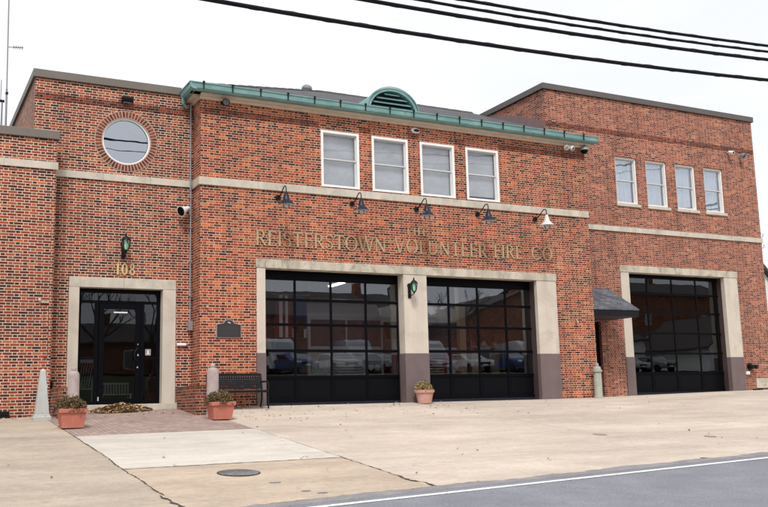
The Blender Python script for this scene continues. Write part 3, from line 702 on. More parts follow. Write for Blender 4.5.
# sash windows
def window(x, w, z0, z1, y, blind, lowfrac=1.0, sill=True, lab=None, rec=.02, fr=.075):
    mb = MB(); y0, y1 = y+rec, y+rec+.15
    mb.box(x+.002, x+fr, y0, y1, z0, z1); mb.box(x+w-fr, x+w-.002, y0, y1, z0, z1); mb.box(x+fr, x+w-fr, y0, y1, z1-fr, z1-.002); mb.box(x+fr, x+w-fr, y0, y1, z0+.002, z0+.06)
    wo_ = mb.build('window', 'white', FS, bevel=.004)
    if lab: wo_['label'] = lab
    xi, xe, zi, ze = x+fr, x+w-fr, z0+.06, z1-fr; zm = (zi+ze)/2; s_ = .035
    for k, (za, zb, yo) in enumerate(((zm, ze, .075), (zi, zm+.03, .107))):
        mb = MB(); ya = y0+yo; yb_ = ya+.03
        mb.box(xi+.001, xi+s_, ya, yb_, za, zb); mb.box(xe-s_, xe-.001, ya, yb_, za, zb); mb.box(xi+s_, xe-s_, ya, yb_, za, za+s_); mb.box(xi+s_, xe-s_, ya, yb_, zb-s_, zb)
        mb.build('sash', 'sash', wo_)
        MB().box(xi+s_, xe-s_, ya+.012, ya+.017, za+s_, zb-s_).build('pane', 'glass_win', wo_)
    zb0 = zi+(ze-zi)*(1-lowfrac)
    if blind == 'curtain':
        mb = MB(); nn = 40
        pts = [(xi+.0+(xe-xi)*i/nn, y0+.20+.02*math.sin(i*1.3)+.012*math.sin(i*.5)) for i in range(nn+1)]
        for a, b in zip(pts, pts[1:]): mb.quad((a[0], a[1], zb0), (b[0], b[1], zb0), (b[0], b[1], ze), (a[0], a[1], ze))
        mb.build('curtain', 'curtain', wo_)
    else:
        mb = MB(); z = zb0
        while z < ze-.02:
            mb.prism([(y0+.125, z), (y0+.150, z+.030), (y0+.152, z+.030), (y0+.127, z)], 0, xi, xe) if False else None
            z += .05
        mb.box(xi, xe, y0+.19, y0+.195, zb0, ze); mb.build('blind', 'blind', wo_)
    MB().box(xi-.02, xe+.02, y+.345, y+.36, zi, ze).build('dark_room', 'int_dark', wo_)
    return wo_
for i, x in enumerate(WX): window(x, WW, WZ0, WZ1, 0, 'blind', lowfrac=.93 if i == 3 else 1.0, lab='white sash window of the middle block', rec=-.015)
for i, x in enumerate(RX):
    window(x, RW, RZ0, RZ1, YR, 'curtain', rec=.05, fr=.06, lab='sash window of the right wing')
    MB().box(x-.05, x+RW+.05, YR-.05, YR+.10, RZ0-.11, RZ0-.002).build('window_sill', 'limestone', FS, bevel=.004)

# bay surrounds
def jamb(x0, x1, y0, y1, z1, gz, parts, lab=None):
    MB().box(x0, x1, y0, y1, gz+.003, z1).build('stone_jamb', 'limestone_clean', FS, bevel=.006)
    MB().box(x0-.008, x1+.008, y0-.008, y1, -.5, gz).build('granite_base', 'granite', FS, bevel=.006)
jamb(8.46, 8.70, -.03, .30, 3.65, 1.41, 1); jamb(12.84, 13.60, -.03, .30, 3.65, 1.41, 1); jamb(17.50, 18.24, -.03, .12, 3.65, 1.41, 1)
mb = MB(); L = [8.44, 10.0, 11.6, 13.2, 14.8, 16.4, 18.26]
for a, b in zip(L, L[1:]): mb.box(a+.001, b-.001, -.045, .30, 3.653, 3.888)
mb.build('lintel', 'lintel_stone', FS, bevel=.005)
jamb(22.46, 22.83, YR-.03, YR+.15, 4.37, 1.41, 1); jamb(27.46, 28.14, YR-.03, YR+.15, 4.37, 1.41, 1)
mb = MB()
for a, b in ((22.44, 24.2), (24.2, 26.2), (26.2, 28.16)): mb.box(a+.001, b-.001, YR-.045, YR+.30, 4.373, 4.617)
mb.build('lintel', 'lintel_stone', FS, bevel=.005)
for q in ((17.512, 17.70, .122, .42, -.3, 3.65), (27.475, 27.7, YR+.152, YR+.52, -.3, 4.37), (22.60, 22.82, YR+.152, YR+.52, -.3, 4.37), (12.845, 13.59, .302, .42, -.3, 3.65), (8.5, 8.69, .302, .42, -.3, 3.65)):
    MB().box(*q).build('door_jamb', 'reveal', FS)
# sectional doors
def overhead_door(x0, x1, z0, rows, y, ncol, lab):
    """rows: z boundaries from the bottom; first row is a solid panel"""
    mb = MB(); y0, y1 = y, y+.055; zt = rows[-1]
    R_ = .038
    for k, z in enumerate(rows):
        a, b = (z-R_, z+R_) if 0 < k < len(rows)-1 else ((z, z+.07) if k == 0 else (z-.06, z+.21))
        mb.box(x0, x1, y0, y1, a, b)
        if 0 < k < len(rows)-1: mb.box(x0, x1, y0-.006, y0-.0005, z-.004+.01, z+.014)
    w = (x1-x0)
    cols = [x0+w*i/ncol for i in range(ncol+1)]
    for k in range(len(rows)-1):
        a = rows[k]+(R_ if k else .07); b = rows[k+1]-(R_ if k < len(rows)-2 else .06)
        for i, cxx in enumerate(cols):
            c0, c1 = (cxx, cxx+.07) if i == 0 else ((cxx-.07, cxx) if i == ncol else (cxx-.03, cxx+.03))
            mb.box(c0, c1, y0+.004, y1, a, b)
    d = mb.build('overhead_door', 'black_alu', FS, bevel=.003); d['label'] = lab
    for k in range(len(rows)-1):
        a = rows[k]+(R_ if k else .07); b = rows[k+1]-(R_ if k < len(rows)-2 else .06)
        for i in range(ncol):
            c0 = cols[i]+(.07 if i == 0 else .03); c1 = cols[i+1]-(.07 if i == ncol-1 else .03)
            if k == 0:
                q = MB(); q.box(c0, c1, y0+.025, y0+.035, a, b); q.box(c0+.06, c1-.06, y0+.015, y0+.0245, a+.06, b-.06); q.build('panel', 'black_panel', d)
            else: MB().box(c0, c1, y0+.022, y0+.028, a, b).build('pane', 'glass_door', d)
    MB().box(x0, x1, y0-.01, y1, z0-.25, z0-.002).build('bottom_seal', 'rubber', d)
    return d
overhead_door(8.62, 12.90, .13, [.13, .80, 1.50, 2.20, 2.87, 3.46], .36, 4, 'black glazed bay door nearest the bench')
overhead_door(13.55, 17.60, .13, [.13, .80, 1.50, 2.20, 2.87, 3.46], .36, 4, 'black glazed bay door right of the stone pier')
overhead_door(22.78, 27.55, .20, [.20, .87, 1.56, 2.28, 3.02, 3.70, 4.30], YR+.34, 4, 'tall black glazed bay door of the right wing')

# entrance
for a, b in ((3.85, 4.10), (6.16, 6.50)): MB().box(a, b, .60, .86, .186, 3.06).build('stone_jamb', 'limestone_clean', FS, bevel=.01)
mb = MB(); mb.box(3.85, 5.17, .60, .90, 3.063, 3.32); mb.box(5.172, 6.50, .60, .90, 3.063, 3.32); mb.build('lintel', 'limestone', FS, bevel=.01)
MB().box(3.80, 6.55, .28, 1.1, -.2, .185).build('door_step', 'limestone', FS, bevel=.012)
ef = MB(); y0, y1 = .84, .90
ef.box(4.10, 6.16, y0, y1, 2.96, 3.06); ef.box(4.10, 4.19, y0, y1, .19, 2.96); ef.box(6.07, 6.16, y0, y1, .19, 2.96)
ef.box(4.52, 4.62, y0, y1, .19, 2.70); ef.box(5.66, 5.75, y0, y1, .19, 2.70); ef.box(4.19, 6.07, y0, y1, 2.70, 2.77); ef.box(4.19, 4.52, y0, y1, .19, .28); ef.box(5.75, 6.07, y0, y1, .19, .28)
ef.box(4.19, 4.52, y0, y1, 1.30, 1.35); ef.box(5.75, 6.07, y0, y1, 1.30, 1.35)
sf = ef.build('storefront_frame', 'black_alu', FS, bevel=.003)
for (a, b, c, d) in ((4.19, 4.52, .28, 1.30), (4.19, 4.52, 1.35, 2.70), (5.75, 6.07, .28, 1.30), (5.75, 6.07, 1.35, 2.70), (4.19, 6.07, 2.77, 2.96)):
    MB().box(a, b, .865, .871, c, d).build('pane', 'glass_entr', sf)
mb = MB(); mb.box(4.63, 4.75, .81, .862, .20, 2.69); mb.box(5.53, 5.65, .81, .862, .20, 2.69); mb.box(4.75, 5.53, .81, .862, 2.56, 2.69); mb.box(4.75, 5.53, .81, .862, .20, .33)
ed = mb.build('door', 'black_alu', FS, bevel=.004); ed['label'] = 'black framed glass entrance door'
MB().box(4.75, 5.53, .832, .838, .33, 2.56).build('pane', 'glass_entr', ed)
mb = MB(); mb.tube([(5.60, .81, 1.58), (5.56, .76, 1.56), (5.50, .735, 1.47), (5.49, .735, 1.38), (5.52, .75, 1.28), (5.60, .81, 1.24)], .014); mb.build('handle', 'black_iron', ed)
MB().box(5.58, 5.61, .795, .809, 1.38, 1.43).build('lock', 'silver', ed); MB().box(5.57, 5.60, .795, .809, 1.08, 1.12).build('lock', 'silver', ed)
MB().box(5.58, 5.60, .80, .809, 1.66, 1.69).build('lock', 'silver', ed)
MB().box(4.62, 4.65, .795, .809, .28, .38).build('hinge', 'silver', ed)
MB().box(4.98, 5.32, .822, .829, 2.46, 2.49).build('notice_strip', 'white', ed)
stk = MB(); stk.box(5.79, 5.93, .855, .862, 1.40, 1.56); stk = stk.build('sticker', 'greymetal', sf)
mb = MB(); mb.box(5.845, 5.875, .850, .8545, 1.43, 1.53); mb.box(5.825, 5.895, .851, .8540, 1.43, 1.455); mb.build('sticker_mark', 'white', stk)
# side door under the awning
mb = MB(); mb.box(20.46, 21.45, YR+.12, YR+.17, -.2, 2.61); sdoor = mb.build('door', 'black_panel', FS); sdoor['label'] = 'dark side door under the small shingled awning'
mb = MB(); mb.box(20.62, 21.30, YR+.105, YR+.118, .35, 1.1); mb.box(20.62, 21.30, YR+.105, YR+.118, 1.3, 2.45); mb.build('panel', 'black_alu', sdoor)
mb = MB(); mb.tube([(21.36, YR+.05, 1.08), (21.36, YR+.118, 1.08)], .022); mb.build('handle', 'silver', sdoor)
# awning
mb = MB(); xa, xb = 19.705, 21.88; fy, by = .30, YR-.002
mb.quad((xa, fy, 2.90), (xb, fy, 2.90), (xb, by, 3.76), (xa, by, 3.76)); mb.quad((xa, fy, 2.86), (xa, by, 3.70), (xb, by, 3.70), (xb, fy, 2.86))
mb.quad((xa, fy, 2.86), (xb, fy, 2.86), (xb, fy, 2.90), (xa, fy, 2.90)); mb.quad((xb, fy, 2.86), (xb, by, 3.70), (xb, by, 3.76), (xb, fy, 2.90)); mb.quad((xa, fy, 2.86), (xa, fy, 2.90), (xa, by, 3.76), (xa, by, 3.70))
aw = mb.build('awning', 'shingle_blue', FS); aw['label'] = 'small blue grey shingled awning over the side door'
MB().box(xa, xb-.01, fy+.02, fy+.06, 2.66, 2.858).build('fascia', 'black_iron', aw)
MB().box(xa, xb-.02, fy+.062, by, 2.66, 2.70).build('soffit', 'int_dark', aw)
mb = MB(); mb.prism([(fy+.062, 2.70), (by, 2.70), (by, 3.69), (fy+.062, 2.86)], 0, xb-.08, xb-.04); mb.build('side_panel', 'black_iron', aw)

# low brick cheeks beside the entrance
for i, (a, b, y_, lab) in enumerate(((3.40, 3.72, -1.75, 'low brick cheek wall left of the entrance'), (6.38, 6.93, -1.60, 'low brick cheek wall right of the entrance'))):
    t = empty('low_wall', ((a+b)/2, -.5, h(a, -.5)), lab, 'low wall', 'cheek walls beside the entrance')
    mb = MB(); zt = .55
    mb.box(a, b, y_, -.003 if i == 0 else -.003, -.6, zt); 
    if i == 1: mb.box(6.50, 6.938, -.003+.0, .64, -.6, zt)
    else: mb.box(3.40, 3.80, .0, .64, -.6, zt) if False else None
    mb.build('brickwork', 'brick_low', t)
    MB().box(a-.01, b+.005, y_-.01, -.003, zt+.001, zt+.02).build('cap', 'brick_low', t)

# ------------------------------------------------------------------ interiors
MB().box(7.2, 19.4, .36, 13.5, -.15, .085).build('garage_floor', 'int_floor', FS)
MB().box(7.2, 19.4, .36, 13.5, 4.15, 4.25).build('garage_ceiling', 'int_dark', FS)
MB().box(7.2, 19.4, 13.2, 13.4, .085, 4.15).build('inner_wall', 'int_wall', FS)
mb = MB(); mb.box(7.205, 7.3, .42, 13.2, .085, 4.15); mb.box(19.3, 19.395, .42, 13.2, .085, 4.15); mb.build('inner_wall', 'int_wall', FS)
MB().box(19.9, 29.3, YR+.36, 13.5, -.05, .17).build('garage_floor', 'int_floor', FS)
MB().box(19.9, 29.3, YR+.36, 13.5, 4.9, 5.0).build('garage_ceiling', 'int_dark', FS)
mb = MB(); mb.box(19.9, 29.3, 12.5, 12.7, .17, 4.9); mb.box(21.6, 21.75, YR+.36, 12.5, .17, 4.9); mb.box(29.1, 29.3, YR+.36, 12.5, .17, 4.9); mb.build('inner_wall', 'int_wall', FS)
# lobby
MB().box(3.3, 6.85, .96, 4.4, .0, .18).build('lobby_floor', 'int_floor', FS); MB().box(3.3, 6.85, .96, 4.4, 3.1, 3.2).build('lobby_ceiling', 'int_dark', FS)
mb = MB(); mb.box(3.3, 6.85, 4.3, 4.4, .18, 3.1); mb.box(3.3, 3.45, .96, 4.3, .18, 3.1); mb.box(6.75, 6.85, .96, 4.3, .18, 3.1); mb.build('inner_wall', 'int_wall', FS)
MB().box(5.3, 6.3, 4.24, 4.298, .18, 2.3).build('inner_door', 'wood', FS)
MB().box(3.45, 6.75, .96, 1.0, 3.05, 3.1) 

def rocking_chair(loc, rz_, lab):
    t = empty('rocking_chair', loc, lab, 'rocking chair', 'white rocking chairs inside the lobby', rz_)
    W = .27
    def B(name, fn): mb = MB(); fn(mb); return mb.build(name, 'white', t, local=True)
    B('seat', lambda m: m.box(-W, W, -.24, .24, .40, .43))
    def back(m):
        for i in range(7): x = -W+.03+i*(2*W-.06)/6; m.tube([(x, .22, .43), (x, .38, 1.08)], .011, 6)
        m.box(-W, W, .365, .405, 1.06, 1.15)
    B('backrest', back)
    for sx in (-1, 1):
        B('armrest', lambda m: m.box(sx*W-.035, sx*W+.035, -.26, .30, .62, .645))
        B('rocker', lambda m: m.tube([(sx*W, -.42+.84*i/10, .02+.09*((i-5)/5)**2) for i in range(11)], .016, 6))
        B('leg', lambda m: m.tube([(sx*W, -.22, .03), (sx*W, -.22, .63)], .018, 6)); B('leg', lambda m: m.tube([(sx*W, .22, .03), (sx*W, .27, .64)], .018, 6))
    return t
rocking_chair((4.30, 1.75, .18), R(-150), 'white rocking chair seen through the left sidelight of the entrance')
t = empty('slatted_bench', (5.35, 2.2, .18), 'low white slatted bench behind the glass of the entrance door', 'bench')
MB().box(4.95, 5.75, 2.05, 2.45, .44, .47).build('seat', 'white', t)
mb = MB(); mb.box(4.95, 5.75, 2.45, 2.48, .72, .77)
for i in range(11): x = 4.97+i*.074; mb.box(x, x+.035, 2.452, 2.475, .471, .719)
mb.build('backrest', 'white', t)
for x in (4.97, 5.69):
    for y in (2.07, 2.40): MB().box(x, x+.04, y, y+.04, .18, .439).build('leg', 'white', t)

def ceiling_light(x, y, z, lab):
    t = empty('ceiling_light', (x, y, z), lab, 'ceiling light', 'fluorescent lights in the bays')
    MB().box(x-.10, x+.10, y-.62, y+.62, z+.02, z+.08).build('housing', 'white', t)
    mb = MB(); mb.tube([(x-.05, y-.6, z), (x-.05, y+.6, z)], .018, 8); mb.tube([(x+.05, y-.6, z), (x+.05, y+.6, z)], .018, 8); mb.build('tube', 'tube', t)
    mb = MB(); mb.tube([(x, y-.5, z+.08), (x, y-.5, 4.14)], .006, 5); mb.tube([(x, y+.5, z+.08), (x, y+.5, 4.14)], .006, 5); mb.build('hanger', 'greymetal', t)
ceiling_light(14.5, 1.9, 3.68, 'lit strip light glimpsed beside the stone pier')
ceiling_light(12.3, 3.2, 3.75, 'lit strip light high behind the left bay door')

# fire engines standing in the bays
def engine(x, y, z, c_low, c_top, lab, scale=1.0, hcab=2.9):
    t = empty('fire_engine', (x, y, z), lab, 'fire engine', 'vehicles parked inside the bays')
    W = 1.22
    def B(name, mat, fn, par=None, sm_=False, bv=0): mb = MB(); fn(mb); return mb.build(name, mat, par or t, local=True, smooth=sm_, bevel=bv)
    body = B('body', c_low, lambda m: (m.box(-W, W, .02, 7.2, .55, 1.5), m.box(-W, W, 2.6, 7.2, 1.502, 2.7)), bv=.03)
    cab = B('cab', c_top, lambda m: m.prism([(0.0, 1.503), (2.4, 1.503), (2.4, hcab), (.35, hcab), (.05, hcab-.35)], 0, -W+.01, W-.01), bv=.05)
    B('windscreen', 'glass_entr', lambda m: (m.box(-W+.10, -.03, -.02, -.003, 1.62, 2.38), m.box(.03, W-.10, -.02, -.003, 1.62, 2.38)), cab)
    B('grille', 'chrome', lambda m: [m.box(-.5, .5, -.04, .0, .78+i*.085, .82+i*.085) for i in range(8)])
    B('bumper', 'chrome', lambda m: m.box(-W-.03, W+.03, -.45, .0, .42, .72), bv=.03)
    for sx in (-1, 1):
        hl = B('headlight', 'chrome', lambda m: m.box(sx*.86-.24, sx*.86+.24, -.035, .01, .82, 1.20))
        def lens(m):
            for q in (-.11, .11): m.tube([(sx*.86+q, -.06, 1.01), (sx*.86+q, -.036, 1.01)], .085, 16)
        B('lens', 'white_enamel', lens, hl)
        def mir(m): m.tube([(sx*W, .1, 2.2), (sx*(W+.25), -.12, 2.2)], .018, 6); m.box(sx*(W+.27)-.09, sx*(W+.27)+.09, -.16, -.10, 1.85, 2.35)
        B('mirror', 'black_iron', mir)
        for yy in (1.5, 5.6):
            wh = B('wheel', 'rubber', lambda m: m.tube([(sx*(W-.32), yy, .52), (sx*(W+.0), yy, .52)], .52, 28))
            B('rim', 'chrome', lambda m: m.tube([(sx*(W+.001), yy, .52), (sx*(W+.02), yy, .52)], .30, 20), wh)
    lb = B('light_bar', 'white_enamel', lambda m: m.box(-.85, .85, .5, .85, hcab+.005, hcab+.16), bv=.02)
    B('lens', 'red_paint', lambda m: (m.box(-.84, -.3, .485, .499, hcab+.03, hcab+.14), m.box(.3, .84, .485, .499, hcab+.03, hcab+.14)), lb)
    return t
engine(11.75, 1.5, .085, 'white_paint', 'white_paint', 'white fire engine behind the left bay door')
engine(14.6, 1.7, .085, 'red_paint', 'white_paint', 'red and white fire engine behind the middle bay door')
engine(25.6, 3.4, .17, 'red_paint', 'red_paint', 'red fire engine behind the right wing bay door', hcab=3.0)
def gear_rack(x, y, z, lab, n=5):
    t = empty('gear_rack', (x, y, z), lab, 'gear rack', 'racks of gear inside the bays'); W = n*.2
    def B(name, mat, fn): mb = MB(); fn(mb); return mb.build(name, mat, t, local=True)
    B('frame', 'steel', lambda m: ([m.box(sx*W-.02, sx*W+.02, sy*.2-.02, sy*.2+.02, 0, 2.05) for sx in (-1, 1) for sy in (-1, 1)], m.box(-W-.02, W+.02, -.22, .22, 1.62, 1.66), m.box(-W-.02, W+.02, -.22, .22, .25, .29)))
    for i in range(n):
        cx_ = -W+.2+i*.4; mt = ('tan', 'black_panel', 'tan', 'coping', 'tan')[i % 5]
        B('coat', mt, lambda m: m.lathe([(.16, .55), (.18, .8), (.15, 1.1), (.20, 1.42), (.10, 1.52), (.03, 1.58)], (cx_, 0, 0), 14, 1, .6))
        B('helmet', ('red_paint', 'white_enamel', 'brass', 'white_enamel', 'red_paint')[i % 5], lambda m: m.lathe([(.17, 1.67), (.165, 1.69), (.12, 1.71), (.11, 1.78), (.06, 1.84), (.01, 1.86)], (cx_, 0, 0), 18, .85, 1.1))
gear_rack(16.75, 1.9, .085, 'rack of coats and helmets behind the middle bay door, right of the tan column', 3)
gear_rack(8.95, 3.0, .085, 'rack of coats and helmets deep in the left bay behind the flag', 3)
gear_rack(23.2, 3.6, .17, 'rack of coats and helmets in the right wing bay', 3)
# hanging flag cloth
t = empty('flag', (9.9, 1.6, 3.6), 'red, white and blue flag hanging inside the left bay', 'flag')
x0, x1, z1 = 9.6, 10.55, 3.15
for name, mat, a, b, za, zb in [('union', 'blue', 10.18, 10.55, 2.2, 3.15)]+[('stripe', ('red' if i % 2 == 0 else 'white'), 9.6+i*.1, 9.7+i*.1, 1.95, 3.15) for i in range(5)]+[('stripe', ('white' if i % 2 == 0 else 'red'), 10.1+i*.09, 10.19+i*.09, 1.95, 2.2) for i in range(5)]:
    if name == 'stripe' and za == 1.95 and a >= 10.1 and zb > 3: continue
    mb = MB(); nn = 4
    for i in range(nn):
        xa_, xb_ = a+(b-a)*i/nn, a+(b-a)*(i+1)/nn
        f = lambda x: 1.6+.05*math.sin(x*14)
        mb.quad((xa_, f(xa_), za), (xb_, f(xb_), za), (xb_, f(xb_), zb), (xa_, f(xa_), zb))
    o = mb.build(name, mat, t); o.modifiers.new('s', 'SOLIDIFY').thickness = .006
mb = MB(); mb.tube([(9.5, 1.6, 3.17), (10.65, 1.6, 3.17)], .015, 8); mb.tube([(9.5, 1.6, 3.17), (9.5, 1.6, 4.14)], .006, 5); mb.tube([(10.65, 1.6, 3.17), (10.65, 1.6, 4.14)], .006, 5); mb.build('rod', 'steel', t)
o = MB().box(15.62, 15.85, 1.5, 1.72, .085, 4.15).build('column', 'tan', FS); o['label'] = 'tan column inside the middle bay'

# ------------------------------------------------------------------ lettering (roman capitals built from strokes)
T, S_ = .125, .06    # thick and thin strokes relative to cap height
def glyph(ch):
    """returns list of polygons (x,y) with cap height 1, and advance width"""
    P = []
    def bar(x0, y0, x1, y1, w):
        a, b = Vector((x0, y0)), Vector((x1, y1)); t = (b-a).normalized(); n = Vector((-t.y, t.x))*w/2
        P.append([tuple(a-n), tuple(b-n), tuple(b+n), tuple(a+n)])
    def ser(x, y, w=.26, up_=1): P.append([(x-w/2, y), (x+w/2, y), (x+w/2-.04, y+.045*up_), (x-w/2+.04, y+.045*up_)])
    def arc(cx_, cy_, rx, ry, a0, a1, w0=S_, w1=T, n=22):
        # stress is vertical: wide where the stroke runs vertically
        pts = []
        for i in range(n+1):
            a = R(a0+(a1-a0)*i/n); w = w0+(w1-w0)*abs(math.cos(a))
            pts.append((math.cos(a), math.sin(a), w))
        for (c0, s0, w_0), (c1, s1, w_1) in zip(pts, pts[1:]):
            P.append([(cx_+(rx)*c0, cy_+ry*s0), (cx_+rx*c1, cy_+ry*s1), (cx_+(rx-w_1)*c1, cy_+(ry-w_1*.7)*s1), (cx_+(rx-w_0)*c0, cy_+(ry-w_0*.7)*s0)])
    def stem(x): bar(x, 0, x, 1, T); ser(x, 0, .30, 1); ser(x, 1, .30, -1)
    if ch == 'I': stem(.15); return P, .30
    if ch == 'E':
        stem(.15); bar(.15, .035, .60, .035, S_); bar(.15, .965, .58, .965, S_); bar(.15, .52, .50, .52, S_)
        bar(.585, 0, .60, .17, .05); bar(.56, 1, .575, .84, .05); bar(.49, .44, .49, .60, .045); return P, .62
    if ch == 'F':
        stem(.15); bar(.15, .965, .56, .965, S_); bar(.15, .50, .48, .50, S_); bar(.54, 1, .555, .82, .05); bar(.47, .42, .47, .58, .045); return P, .58
    if ch == 'L': stem(.15); bar(.15, .035, .58, .035, S_); bar(.57, 0, .59, .20, .05); return P, .60
    if ch == 'H': stem(.15); stem(.70); bar(.15, .52, .70, .52, S_); return P, .86
    if ch == 'T':
        bar(.37, 0, .37, 1, T); ser(.37, 0, .30, 1); bar(.02, .965, .72, .965, S_); bar(.03, 1, .02, .82, .05); bar(.71, 1, .72, .82, .05); return P, .74
    if ch == 'R':
        stem(.15); arc(.33, .73, .31, .27, -90, 90, S_, T); bar(.15, .965, .36, .965, S_); bar(.15, .49, .36, .49, S_); bar(.36, .50, .68, .03, T*.95); ser(.72, 0, .22, 1); return P, .76
    if ch == 'S':
        arc(.30, .74, .26, .27, 30, 270, S_*1.2, T*.8); arc(.30, .25, .27, .26, -150, 90, S_*1.2, T*.8); bar(.53, .95, .53, .76, .05); bar(.05, .04, .05, .25, .05); return P, .60
    if ch == 'O': arc(.46, .5, .46, .52, 0, 360, S_, T, 36); return P, .92
    if ch == 'C': arc(.46, .5, .46, .52, 42, 318, S_, T, 30); bar(.80, .95, .80, .74, .05); bar(.80, .06, .80, .24, .05); return P, .84
    if ch == 'U':
        bar(.16, .32, .16, 1, T); bar(.70, .32, .70, 1, S_*1.2); ser(.16, 1, .28, -1); ser(.70, 1, .24, -1); arc(.42, .33, .335, .35, 180, 360, S_, T*.9, 18); return P, .84
    if ch == 'N':
        bar(.15, 0, .15, 1, S_*1.2); bar(.75, 0, .75, 1, S_*1.2); bar(.12, .97, .75, .03, T); ser(.15, 0, .24, 1); ser(.75, 1, .24, -1); ser(.08, 1, .16, -1); return P, .90
    if ch == 'V': bar(.06, 1, .40, 0, T); bar(.76, 1, .42, 0, S_*1.1); ser(.08, 1, .26, -1); ser(.74, 1, .22, -1); return P, .82
    if ch == 'W':
        bar(.06, 1, .34, 0, T); bar(.60, 1, .36, 0, S_*1.1); bar(.56, 1, .84, 0, T); bar(1.12, 1, .86, 0, S_*1.1); ser(.08, 1, .26, -1); ser(1.12, 1, .22, -1); ser(.58, 1, .22, -1); return P, 1.18
    if ch == '1': bar(.2, 0, .2, 1, T); bar(.2, .98, .05, .82, S_); ser(.2, 0, .32, 1); return P, .42
    if ch == '0': arc(.32, .5, .31, .52, 0, 360, S_, T, 30); return P, .64
    if ch == '8': arc(.3, .76, .24, .26, 0, 360, S_, T*.85, 24); arc(.3, .26, .29, .28, 0, 360, S_, T*.85, 24); return P, .60
    return P, .3
def letters(words, y, name_obj, th=.026, gap=.002, mat='brass'):
    for text, xa, xb, zb, ht in words:
        gs = [glyph(c) for c in text]; tot = sum(g[1] for g in gs)*ht; n = len(text)
        sx = 1.0; sp_ = (xb-xa-tot)/(n-1) if n > 1 else 0
        if sp_ < .03: sx = (xb-xa-.035*(n-1))/tot; sp_ = .035
        x = xa
        for c, (P, w) in zip(text, gs):
            mb = MB()
            for k, poly in enumerate(P):
                e = .0009*(k % 5)
                mb.prism([(x+px*ht*sx, zb+py*ht) for px, py in poly], 1, y-gap-th-e, y-gap+e)
            mb.build('letter', mat, name_obj); x += w*ht*sx+sp_
M['brass_bright'] = noise_mat('polished_brass', (.66, .49, .24), .08, 8, .4, .3)
sg = empty('sign_lettering', (13.3, 0, 4.26), 'large brass roman capitals mounted on the brick above the bay doors', 'sign')
letters([('THE', 12.96, 13.68, 4.79, .24), ('REISTERSTOWN', 8.43, 12.32, 4.25, .40), ('VOLUNTEER', 12.60, 15.72, 4.27, .40), ('FIRE', 15.98, 17.02, 4.29, .40), ('CO', 17.38, 18.16, 4.30, .40)], 0, sg)
hn = empty('house_number', (5.2, .65, 3.42), 'brass house number 108 above the entrance lintel', 'house number')
T, S_ = .19, .11
letters([('108', 4.97, 5.45, 3.41, .28)], .65, hn, mat='brass_bright')

# ------------------------------------------------------------------ fittings
def gooseneck(x, lab, white=False):
    t = empty('wall_lamp', (x, 0, 5.57), lab, 'wall lamp', 'gooseneck lamps above the sign lettering')
    def B(name, mat, fn, par=None, sm_=True): mb = MB(); fn(mb); return mb.build(name, mat, par or t, local=True, smooth=sm_)
    B('wall_plate', 'black_iron', lambda m: m.tube([(0, 0, 0), (0, -.04, 0)], .075, 16))
    arm = [(0, -.03, 0), (0, -.12, .02), (0, -.26, .08), (0, -.38, .17), (0, -.48, .22), (0, -.56, .20), (0, -.60, .13), (0, -.60, .02)]
    B('arm', 'black_iron', lambda m: m.tube(arm, .015, 8))
    sm = 'white_enamel' if white else 'navy_iron'
    B('shade', sm, lambda m: m.lathe([(.03, .13), (.05, .12), (.055, .06), (.075, .0), (.085, -.05), (.115, -.10), (.18, -.155), (.215, -.20), (.208, -.205), (.12, -.14), (.03, -.10)], (0, -.60, -.10), 28))
    B('reflector', 'white_enamel', lambda m: m.lathe([(.03, -.12), (.12, -.15), (.203, -.207), (.195, -.21), (.115, -.165), (.05, -.15)], (0, -.60, -.10), 28))
    B('globe', 'glass_lamp', lambda m: m.lathe([(.085, -.20), (.09, -.25), (.07, -.30), (.03, -.325)], (0, -.60, -.10), 18))
    B('bulb', 'white_enamel', lambda m: m.lathe([(.02, -.17), (.04, -.22), (.035, -.26), (.01, -.28)], (0, -.60, -.10), 12))
    return t
for i, (x, lab) in enumerate([(9.08, 'dark gooseneck lamp nearest the left corner of the middle block'), (11.28, 'dark gooseneck lamp below the gap between the first and second sash windows'),
    (13.35, 'dark gooseneck lamp right above the small word THE'), (15.45, 'dark gooseneck lamp below the rightmost sash window of the middle block'), (17.58, 'gooseneck lamp with a white shade, farthest right in its row')]):
    gooseneck(x, lab, i == 4)

def lantern(x, y, z, lab, s_=1.0):
    t = empty('lantern', (x, y, z), lab, 'lantern', 'green glass lanterns on the front')
    def B(name, mat, fn, par=None): mb = MB(); fn(mb); return mb.build(name, mat, par or t, local=True, smooth=True)
    B('bracket', 'black_iron', lambda m: (m.tube([(0, -.01, .18), (0, -.03, .18)], .07, 14), m.box(-.05, .05, -.025, 0, -.20, .14), m.tube([(0, -.02, .10), (0, -.12, .20), (0, -.24, .30), (0, -.30, .36)], .014, 8), m.tube([(0, -.02, -.14), (0, -.10, -.12), (0, -.20, -.12), (0, -.30, -.09)], .012, 8)))
    B('roof', 'black_iron', lambda m: m.lathe([(.115, .20), (.105, .235), (.06, .29), (.02, .31), (.022, .34), (.006, .40)], (0, -.30, 0), 20))
    B('glass', 'green_glass', lambda m: m.lathe([(.05, -.03), (.075, .03), (.092, .12), (.095, .20)], (0, -.30, 0), 18))
    B('bulb', 'green_glow', lambda m: m.lathe([(.02, .0), (.042, .06), (.045, .11), (.02, .16)], (0, -.30, 0), 14))
    B('cage', 'black_iron', lambda m: ([m.tube([(.052*math.cos(a), -.30+.052*math.sin(a), -.03), (.08*math.cos(a), -.30+.08*math.sin(a), .03), (.10*math.cos(a), -.30+.10*math.sin(a), .20)], .006, 5) for a in [R(30+60*k) for k in range(6)]], m.lathe([(.012, -.10), (.03, -.06), (.055, -.03)], (0, -.30, 0), 16)))
    t.scale = (s_, s_, s_)
    return t
